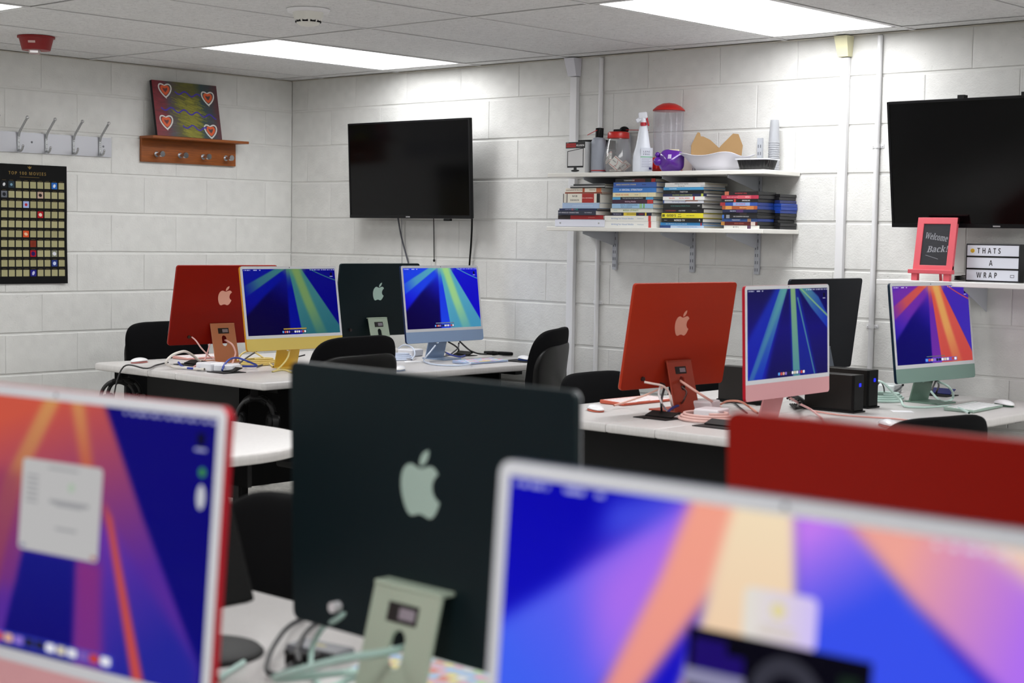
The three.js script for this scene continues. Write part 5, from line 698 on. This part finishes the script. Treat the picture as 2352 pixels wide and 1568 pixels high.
// table with the orange and pink computers
mouse('white mouse with orange base beside the orange-red computer', 1368, 937, 1.0, 0xcf6a52);
{
  const ad = mat(0xe9e6ea, 0.3);
  keyboard('white keyboard with orange edge behind the orange-red computer', V(3.56, 0, 1.30), HALF - 0.02, 0xd0644c, false);
  mouse('white mouse with blue base behind the orange-red computer', 1679, 899, 1.2, 0x2c4a90);
  let p = at(1632, 944, DESK); hub('white adapter standing beside the coiled pink cable', 'power_adapter', [p.x - 0.03, DESK, p.z], 0.095, 0.038, 0.095, 0.3, ad); p = at(1638, 962, DESK); hub('white adapter with a blue plug beside the coiled pink cable', 'power_adapter', [p.x, DESK, p.z + 0.01], 0.095, 0.038, 0.095, 0.2, ad);
  { const c = at(1622, 966, DESK); coil('coiled pink cable around the white adapters', 0xe6bcb4, c.x, c.z, 0.1, 0.085); }
  cable('pale cable from the back of the orange-red computer', 0xeedad0, 0.004, [...up([[1480, 877, 3.845], [1500, 881, 3.87], [1522, 886, 3.89], [1536, 900, 3.9], [1541, 920, 3.91]]), ...on([[1545, 938]])]);
  cable('pink cable falling from the orange-red stand to the adapters', 0xe8b4a6, 0.0045, [...up([[1563, 874, 3.84], [1567, 877, 3.885], [1592, 894, 3.93], [1620, 912, 3.97]]), ...on([[1648, 930], [1658, 938]])]);
  cable('dark cable looping through the orange-red stand', 0x4a2a26, 0.0035, [...up([[1566, 888, 3.875], [1576, 898, 3.895], [1572, 915, 3.91]]), ...on([[1556, 935]])]);
  cable('black cable drooping behind the orange-red computer', 0x141416, 0.004, [...up([[1517, 880, 3.85], [1526, 884, 3.875], [1521, 910, 3.9], [1519, 932, 3.92]]), ...on([[1524, 953], [1560, 949], [1578, 958]])]);
  cable('thin white cable pair below the orange-red computer', 0xdcd6d8, 0.0035, [...up([[1516, 888, 3.88], [1513, 905, 3.9], [1520, 925, 3.92]]), ...on([[1535, 946], [1541, 955]])]);
  cable('blue network cable under the orange-red stand', 0x24358e, 0.0045, on([[1530, 952, 0.01], [1540, 940, 0.02], [1555, 932, 0.025], [1575, 930, 0.02], [1598, 936, 0.012]]));
  cable('pink cable reaching to the orange-edged keyboard', 0xe8b8a8, 0.0035, [...up([[1525, 888, 3.875], [1480, 908, 3.76], [1440, 922, 3.66]]), ...on([[1410, 931, 0.014]])]);
  cable('black thin cable behind the pink computer', 0x18181a, 0.003, on([[1660, 926, 0.006], [1680, 924, 0.006], [1700, 936, 0.005], [1716, 948, 0.005]]));
  cable('orange cable arching behind the pink computer', 0xe6a48e, 0.004, on([[1655, 928, 0.01], [1672, 921, 0.03], [1700, 922, 0.035], [1722, 935, 0.01], [1740, 948, 0.005]]));
  cable('pale pink cable running down from the pink computer', 0xd8a8a6, 0.004, on([[1812, 912, 0.08], [1835, 926, 0.05], [1862, 940, 0.02], [1885, 958, 0.005], [1892, 970, 0.005]]));
  cable('thin pink charging cable with a white plug on the table', 0xdea298, 0.003, on([[1870, 944, 0.005], [1930, 953, 0.005], [2000, 958, 0.005], [2060, 962, 0.005], [2085, 965, 0.006]]));
  { const q = at(2092, 966, DESK), t = thing('cable_connector', 'white plug at the end of the thin pink cable', 'connector', [q.x, DESK, q.z], 0.6); mesh('body', rb(0.022, 0.007, 0.009, 0.003, 0, 0.0037, 0), whiteGloss, t); mesh('tip', bx(0.007, 0.003, 0.006, 0.014, 0.0037, 0), chrome, t); }
  mouse('white mouse with pink base in front of the drive towers', 2040, 972, 0.9, 0xd79a92);
  // dark knot of cables behind the drives
  for (let k = 0; k < 5; k++) cable(['first', 'second', 'third', 'fourth', 'fifth'][k] + ' black cable in the tangle behind the pink computer stand', 0x131315, 0.004, on([[1808 + k * 6, 915 + k * 2, 0.03], [1822 + k * 4, 908 + k * 4, 0.04 + 0.005 * k], [1845 - k * 3, 918 + k * 3, 0.03], [1852 - k * 5, 930 + k, 0.012], [1830, 938 - k * 2, 0.006 + 0.005 * k], [1815 + k * 5, 928, 0.008 + 0.005 * k]]));
}
function drive(label, corner, turn, lit, w = 0.062, h = 0.127, d = 0.2) {   // corner: front bottom corner on the table (+x, +z side)
  const t = thing('hard_drive', label, 'hard drive', [corner.x - d / 2, DESK, corner.z - w / 2], turn);
  mesh('body', rb(d, h, w, 0.003, 0, h / 2 + 0.008, 0), mat(0x1b1917, 0.4, 0.3), t); mesh('front_panel', rb(0.012, h, w + 0.002, 0.002, d / 2, h / 2 + 0.008, 0), black, t);
  mesh('foot', rb(d + 0.02, 0.006, w + 0.022, 0.002, 0, 0.003, 0), black, t); mesh('fin', [rb(d + 0.006, 0.004, w + 0.012, 0.001, 0, 0.0085, 0)], black, t);
  if (lit) mesh('status_light', bx(0.001, 0.012, 0.012, d / 2 + 0.0065, h * 0.78, -0.005), mat(0x0a10ff, 0.4, 0, { emissive: 0x1420ff, emissiveIntensity: 1.6 }), t);
  return t;
}
drive('black drive tower with blue light standing before another tower', at(1958, 949, DESK), 0.0, true); drive('black drive tower with blue light behind the first tower', at(1992, 938, DESK), 0.0, true, 0.062, 0.132); drive('black drive tower half hidden by the pink computer', at(1752, 931, DESK), 0.03, false);
{
  const mint = 0xc4ddd4, ad = mat(0xdfe6e6, 0.3), p = at(2075, 905, DESK); hub('pale mint power adapter behind the mint green computer', 'power_adapter', [p.x - 0.08, DESK, p.z - 0.01], 0.095, 0.036, 0.095, 0.2, ad);
  { const c = at(2040, 921, DESK); coil('coiled mint cable beside the drive towers', mint, c.x - 0.03, c.z, 0.085, 0.1); }
  cable('mint cable from the drive towers to the mint-edged keyboard', mint, 0.0045, on([[2008, 872, 0.09], [2030, 880, 0.08], [2050, 900, 0.05], [2068, 918, 0.02], [2080, 933, 0.005], [2120, 935, 0.004], [2180, 932, 0.004], [2205, 938, 0.012], [2226, 948, 0.014]]));
  cable('mint cable looping beside the stand of the mint computer', mint, 0.0045, on([[2155, 876, 0.08], [2175, 885, 0.07], [2189, 904, 0.03], [2188, 915, 0.008], [2170, 922, 0.005], [2150, 912, 0.008], [2138, 898, 0.03]]));
  cable('grey cable slanting behind the mint green computer', 0x66686e, 0.0045, on([[2074, 884, 0.06], [2060, 896, 0.03], [2035, 908, 0.006], [2010, 916, 0.005]]));
  cable('black cable looped behind the drive towers', 0x161618, 0.003, on([[2012, 890, 0.05], [2022, 876, 0.08], [2030, 890, 0.05], [2025, 905, 0.01], [2012, 900, 0.02]]));
  cable('dark grey cable standing behind the mint stand', 0x5a5658, 0.004, on([[2150, 874, 0.08], [2143, 888, 0.05], [2140, 900, 0.01]]));
  cable('second dark grey cable standing behind the mint stand', 0x6a6668, 0.004, on([[2154, 875, 0.08], [2156, 886, 0.05], [2150, 902, 0.008]]));
  const q = at(2162, 908, DESK), hb = thing('cable_well', 'dark blue flap of the cable well behind the mint stand', 'cable well', [q.x - 0.02, DESK, q.z]); mesh('plate', rb(0.14, 0.003, 0.1, 0.001, 0, 0.0016, 0), black, hb); mesh('flap', rb(0.12, 0.004, 0.05, 0.001, 0, 0.016, -0.02, 0.35), mat(0x1c2470, 0.4), hb);
  keyboard('white keyboard with green edge in front of the mint computer', V(4.5, 0, 0.49), HALF + 0.08, 0x9ab0a4, false); mouse('white mouse with green base on the table corner by the wall', 2306, 926, 1.0, 0x4a6656);
  single('paper_note', rb(0.075, 0.0012, 0.05, 0.0005, at(2072, 945, DESK).x, DESK + 0.0008, at(2072, 945, DESK).z, 0, 0.7, 0, 1), mat(0xf0f0f4, 0.6), 'small white paper note on the table by the mint computer', 'paper');
  single('paper_note', rb(0.12, 0.0012, 0.06, 0.0005, at(958, 831, DESK).x, DESK + 0.0008, at(958, 831, DESK).z, 0, 0.9, 0, 1), mat(0xf0f0f4, 0.6), 'white paper note on the table by the pale blue computer', 'paper');
  cable('dark cable lying under the table edge along the wall', 0x2a2a2c, 0.004, [V(4.62, 0.52, 0.02), V(4.8, 0.5, 0.02), V(5.2, 0.49, 0.02)]);
}
// the near table
{
  const b = at(470, 1500, NEAR), t = thing('tilted_display', 'black tilted display on a round foot beside the dark green computer', 'monitor', [b.x, NEAR, b.z]);
  mesh('foot', lathe([[0, 0.014], [0.05, 0.013], [0.085, 0.008], [0.09, 0.003], [0.09, 0], [0, 0]], 40), blackPlastic, t);
  const c0 = at(588, 1384, NEAR + 0.075).sub(t.position), c1 = atZ(531, 1150, c0.z + t.position.z).sub(t.position), up = c1.clone().sub(c0), len = 0.27, dep = 0.42; up.normalize();
  const g = rb(0.022, len, dep, 0.004), m = new THREE.Matrix4().makeBasis(V(up.y, -up.x, 0), V(up.x, up.y, 0), V(0, 0, 1)); g.applyMatrix4(m); const mid = c0.clone().addScaledVector(up, len / 2).add(V(-0.011, 0, dep / 2)); g.translate(mid.x, mid.y, mid.z); mesh('panel', g, mat(0x040404, 0.7, 0, { specularIntensity: 0.3 }), t);
  mesh('neck', bar(V(0, 0.01, 0), V(mid.x, mid.y - 0.03, 0.02), 0.022, 14, 0.018), blackPlastic, t);
  const h = at(735, 1505, NEAR), hb = thing('usb_hub', 'grey and black hub with yellow print beside the green cables', 'hub', [h.x, NEAR, h.z], 0.15); mesh('body', rb(0.1, 0.016, 0.05, 0.005, 0, 0.008, 0), mat(0x6a6c72, 0.4), hb); mesh('lower_case', rb(0.102, 0.007, 0.052, 0.002, 0, 0.0035, 0), black, hb); mesh('print', bx(0.02, 0.0004, 0.008, 0.0, 0.0162, 0), mat(0xb8ac6a, 0.5), hb);
  const pl = at(680, 1530, NEAR), pb = thing('cable_connector', 'black plug blocks in front of the grey hub', 'connector', [pl.x, NEAR, pl.z], 0.4); mesh('body', [rb(0.03, 0.022, 0.022, 0.005, 0, 0.011, 0), rb(0.024, 0.018, 0.03, 0.005, 0.02, 0.009, -0.015)], black, pb);
  cable('black cable arching from the plug block toward the tilted display', 0x2a2a2c, 0.0042, onNear([[672, 1525, 0.012], [640, 1548, 0.008], [618, 1545, 0.01], [617, 1510, 0.015], [640, 1465, 0.02], [668, 1435, 0.012], [700, 1418, 0.006]]));
  cable('black cable running over the grey hub', 0x2a2a2c, 0.0042, onNear([[688, 1522, 0.018], [682, 1495, 0.02], [695, 1465, 0.018], [715, 1440, 0.01], [735, 1425, 0.006]]));
  cable('mint cable plugged into the back of the dark green computer', 0xa8c8be, 0.0042, [at(800, 1405, NEAR + 0.115), at(770, 1424, NEAR + 0.1), ...onNear([[735, 1450, 0.06], [716, 1490, 0.03], [714, 1530, 0.01], [725, 1560, 0.006], [740, 1590, 0.005]])]);
  cable('thick mint cable through the stand of the dark green computer', 0xa8c8be, 0.0052, [V(5.69, NEAR + 0.1, 4.5), V(5.688, NEAR + 0.1, 4.545), V(5.66, NEAR + 0.095, 4.6), V(5.6, NEAR + 0.07, 4.66), ...onNear([[830, 1545, 0.025], [790, 1565, 0.008], [740, 1590, 0.005]])]);
  cable('thin mint cable lying before the dark green computer', 0xb4d0c8, 0.004, onNear([[560, 1520, 0.005], [520, 1545, 0.005], [500, 1560, 0.005]]));
  keyboard('colourful keyboard behind the computer with the brightest picture', at(1040, 1552, NEAR).add(V(0.02, 0, 0.04)), 0.05, 0xb8c4c0, true, NEAR);
}
renderer.render(scene, camera);
